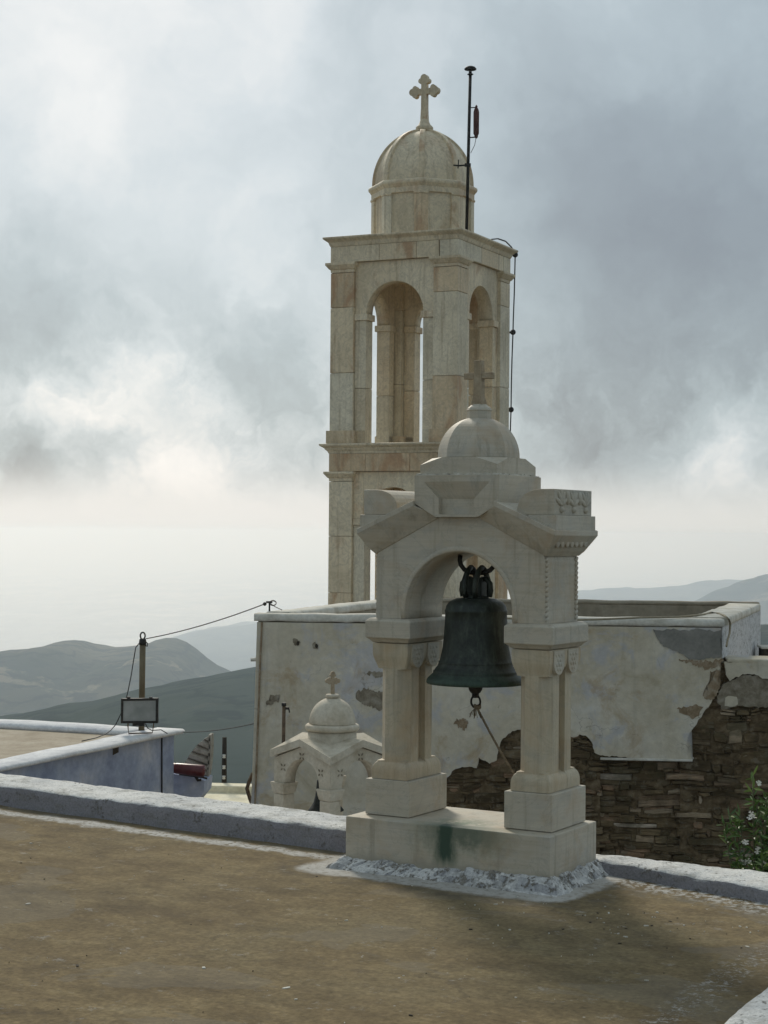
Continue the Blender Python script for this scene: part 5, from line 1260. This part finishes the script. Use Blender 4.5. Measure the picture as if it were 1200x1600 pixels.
s = MB(); s.tube([(0, 0, zb0 + .26), (0, 0, -.12)], .012, 6); s.tube([(0, 0, zb0 + .2), (0, 0, zb0 + .02)], .008, 6); s.ball((0, 0, zb0 + .01), .02, 8); s.build('hanger_and_clapper', M_IRON, sb)
# iron pipe standing behind the belfry
pb_ = at_y(442, 1180, 14.75); pipe = thing('iron_pipe', 'thin rusty pipe with black clamp standing behind the small belfry', 'pipe', (pb_.x, pb_.y, -1.3))
zt_ = at_y(443, 1083, 14.75).z + 1.3
s = MB(); s.tube([(0, 0, 0), (.005, 0, zt_)], .0155, 10); s.build('tube', M_RUST, pipe)
s = MB(); s.tube([(.005, 0, zt_ - .005), (.005, 0, zt_ + .022)], .021, 10); s.box(.02, .05, -.01, .01, zt_ - .035, zt_ - .015, .5); s.tube([(.045, 0, zt_ - .02), (.052, -.005, zt_ - .06)], .006, 5); s.build('clamp', M_IRON, pipe)
# low roof carrying the belfry and the pipe
s = MB(); cpos = Vector((kctr.x, kctr.y)); s.box(-1.3, 1.35, -1.3, .9, -5.2, -1.302)
o_ = s.build('chapel_block', M_BLUETOP); o_.location = (kctr.x, kctr.y, -.1); tag(o_, 'low white chapel roof carrying the small domed belfry', 'chapel')
pipe.location.z = -1.402
for ch_ in belf.children:
    pass
belf.location.z = 0

# ------------------------------------------------------------------ flowering shrub at the right edge
SP = at_y(1210, 1250, 11.2); sh = thing('oleander_shrub', 'leafy green shrub with small white flowers at the right edge', 'shrub', (SP.x, SP.y, -4.6))
st = MB(); lf = MB(); fw = MB()
def leaf(p, d, ln, w, tone):
    d = d.normalized(); sd_ = d.cross(Vector((random.uniform(-1, 1), random.uniform(-1, 1), random.uniform(.2, 1)))).normalized(); up = sd_.cross(d)
    a, b, c = p + d * ln * .38, p + d * ln * .75 - up * ln * .05, p + d * ln - up * ln * .12
    v = lf.vs([p, a + sd_ * w, b + sd_ * w * .7, c, b - sd_ * w * .7, a - sd_ * w]); m_ = lf.vs([p + d * ln * .38 - up * w * .35, p + d * ln * .75 - up * (ln * .05 + w * .3)])
    lf.face([v[0], v[1], m_[0]], tone); lf.face([v[0], m_[0], v[5]], tone); lf.face([v[1], v[2], m_[1], m_[0]], tone); lf.face([v[5], m_[0], m_[1], v[4]], tone); lf.face([v[2], v[3], m_[1]], tone); lf.face([v[4], m_[1], v[3]], tone)
stems = []
for i in range(84):
    a = random.uniform(0, 6.283); rr_ = abs(random.gauss(0, .17)); top = Vector((.36 * math.cos(a) * (rr_ / .25) * .8 + random.gauss(0, .04), .36 * math.sin(a) * rr_ / .25 * .8, random.uniform(3.75, 4.75) - rr_ * .8))
    stems.append((Vector((random.gauss(0, .10), random.gauss(0, .10), 0)), top))
gsp = at_y(1176, 1213, 11.2); lsp = at_y(1152, 1285, 11.2)
stems.append((Vector((-.05, 0, 0)), Vector((gsp.x - SP.x, 0, gsp.z + 4.6)))); stems.append((Vector((-.12, 0, 0)), Vector((lsp.x - SP.x, .0, lsp.z + 4.6)))); stems.append((Vector((-.12, 0, 0)), Vector((at_y(1164, 1345, 11.2).x - SP.x, .0, at_y(1164, 1345, 11.2).z + 4.6))))
for b0, t0 in stems:
    pts = [b0.lerp(t0, k) + Vector((math.sin(k * 5 + t0.x * 9) * .03, math.cos(k * 4 + t0.x * 5) * .03, .0)) * (1 if 0 < k < 1 else 0) for k in [i / 10 for i in range(11)]]
    st.tube(pts, [.011 - .008 * i / 10 for i in range(11)], 5)
    thin = t0 in [q[1] for q in stems[-3:]]
    for q in range(34 if thin else 120):
        k = 1 - (random.random() ** 1.4) * (.12 if thin else .45); f_ = k * 10; i = min(9, int(f_)); p = pts[i].lerp(pts[i + 1], f_ - i)
        d = Vector((random.gauss(0, 1), random.gauss(0, 1), random.gauss(.55, .6)))
        leaf(p, d, random.uniform(.045, .095), random.uniform(.006, .011), min(1, max(0, random.gauss(.45 + (.3 if k > .95 else 0), .2))))
    if random.random() < .28:
        p = pts[-1] + Vector((random.gauss(0, .04), random.gauss(0, .04) - .02, random.gauss(-.06, .08)))
        for r2 in range(2 + random.randint(0, 2)):
            c = p + Vector((random.gauss(0, .012), random.gauss(0, .012), random.gauss(0, .012)))
            for q in range(5):
                an = q * 1.2566 + random.random(); e_ = c + Vector((math.cos(an) * .014, -.004, math.sin(an) * .014)); w_ = Vector((-math.sin(an), 0, math.cos(an))) * .006
                v = fw.vs([c, e_ + w_, e_ + Vector((math.cos(an), 0, math.sin(an))) * .004, e_ - w_]); fw.face(v)
st.build('stems', M_STEM, sh); lf.build('foliage', M_LEAF, sh); fw.build('flowers', M_PETAL, sh)
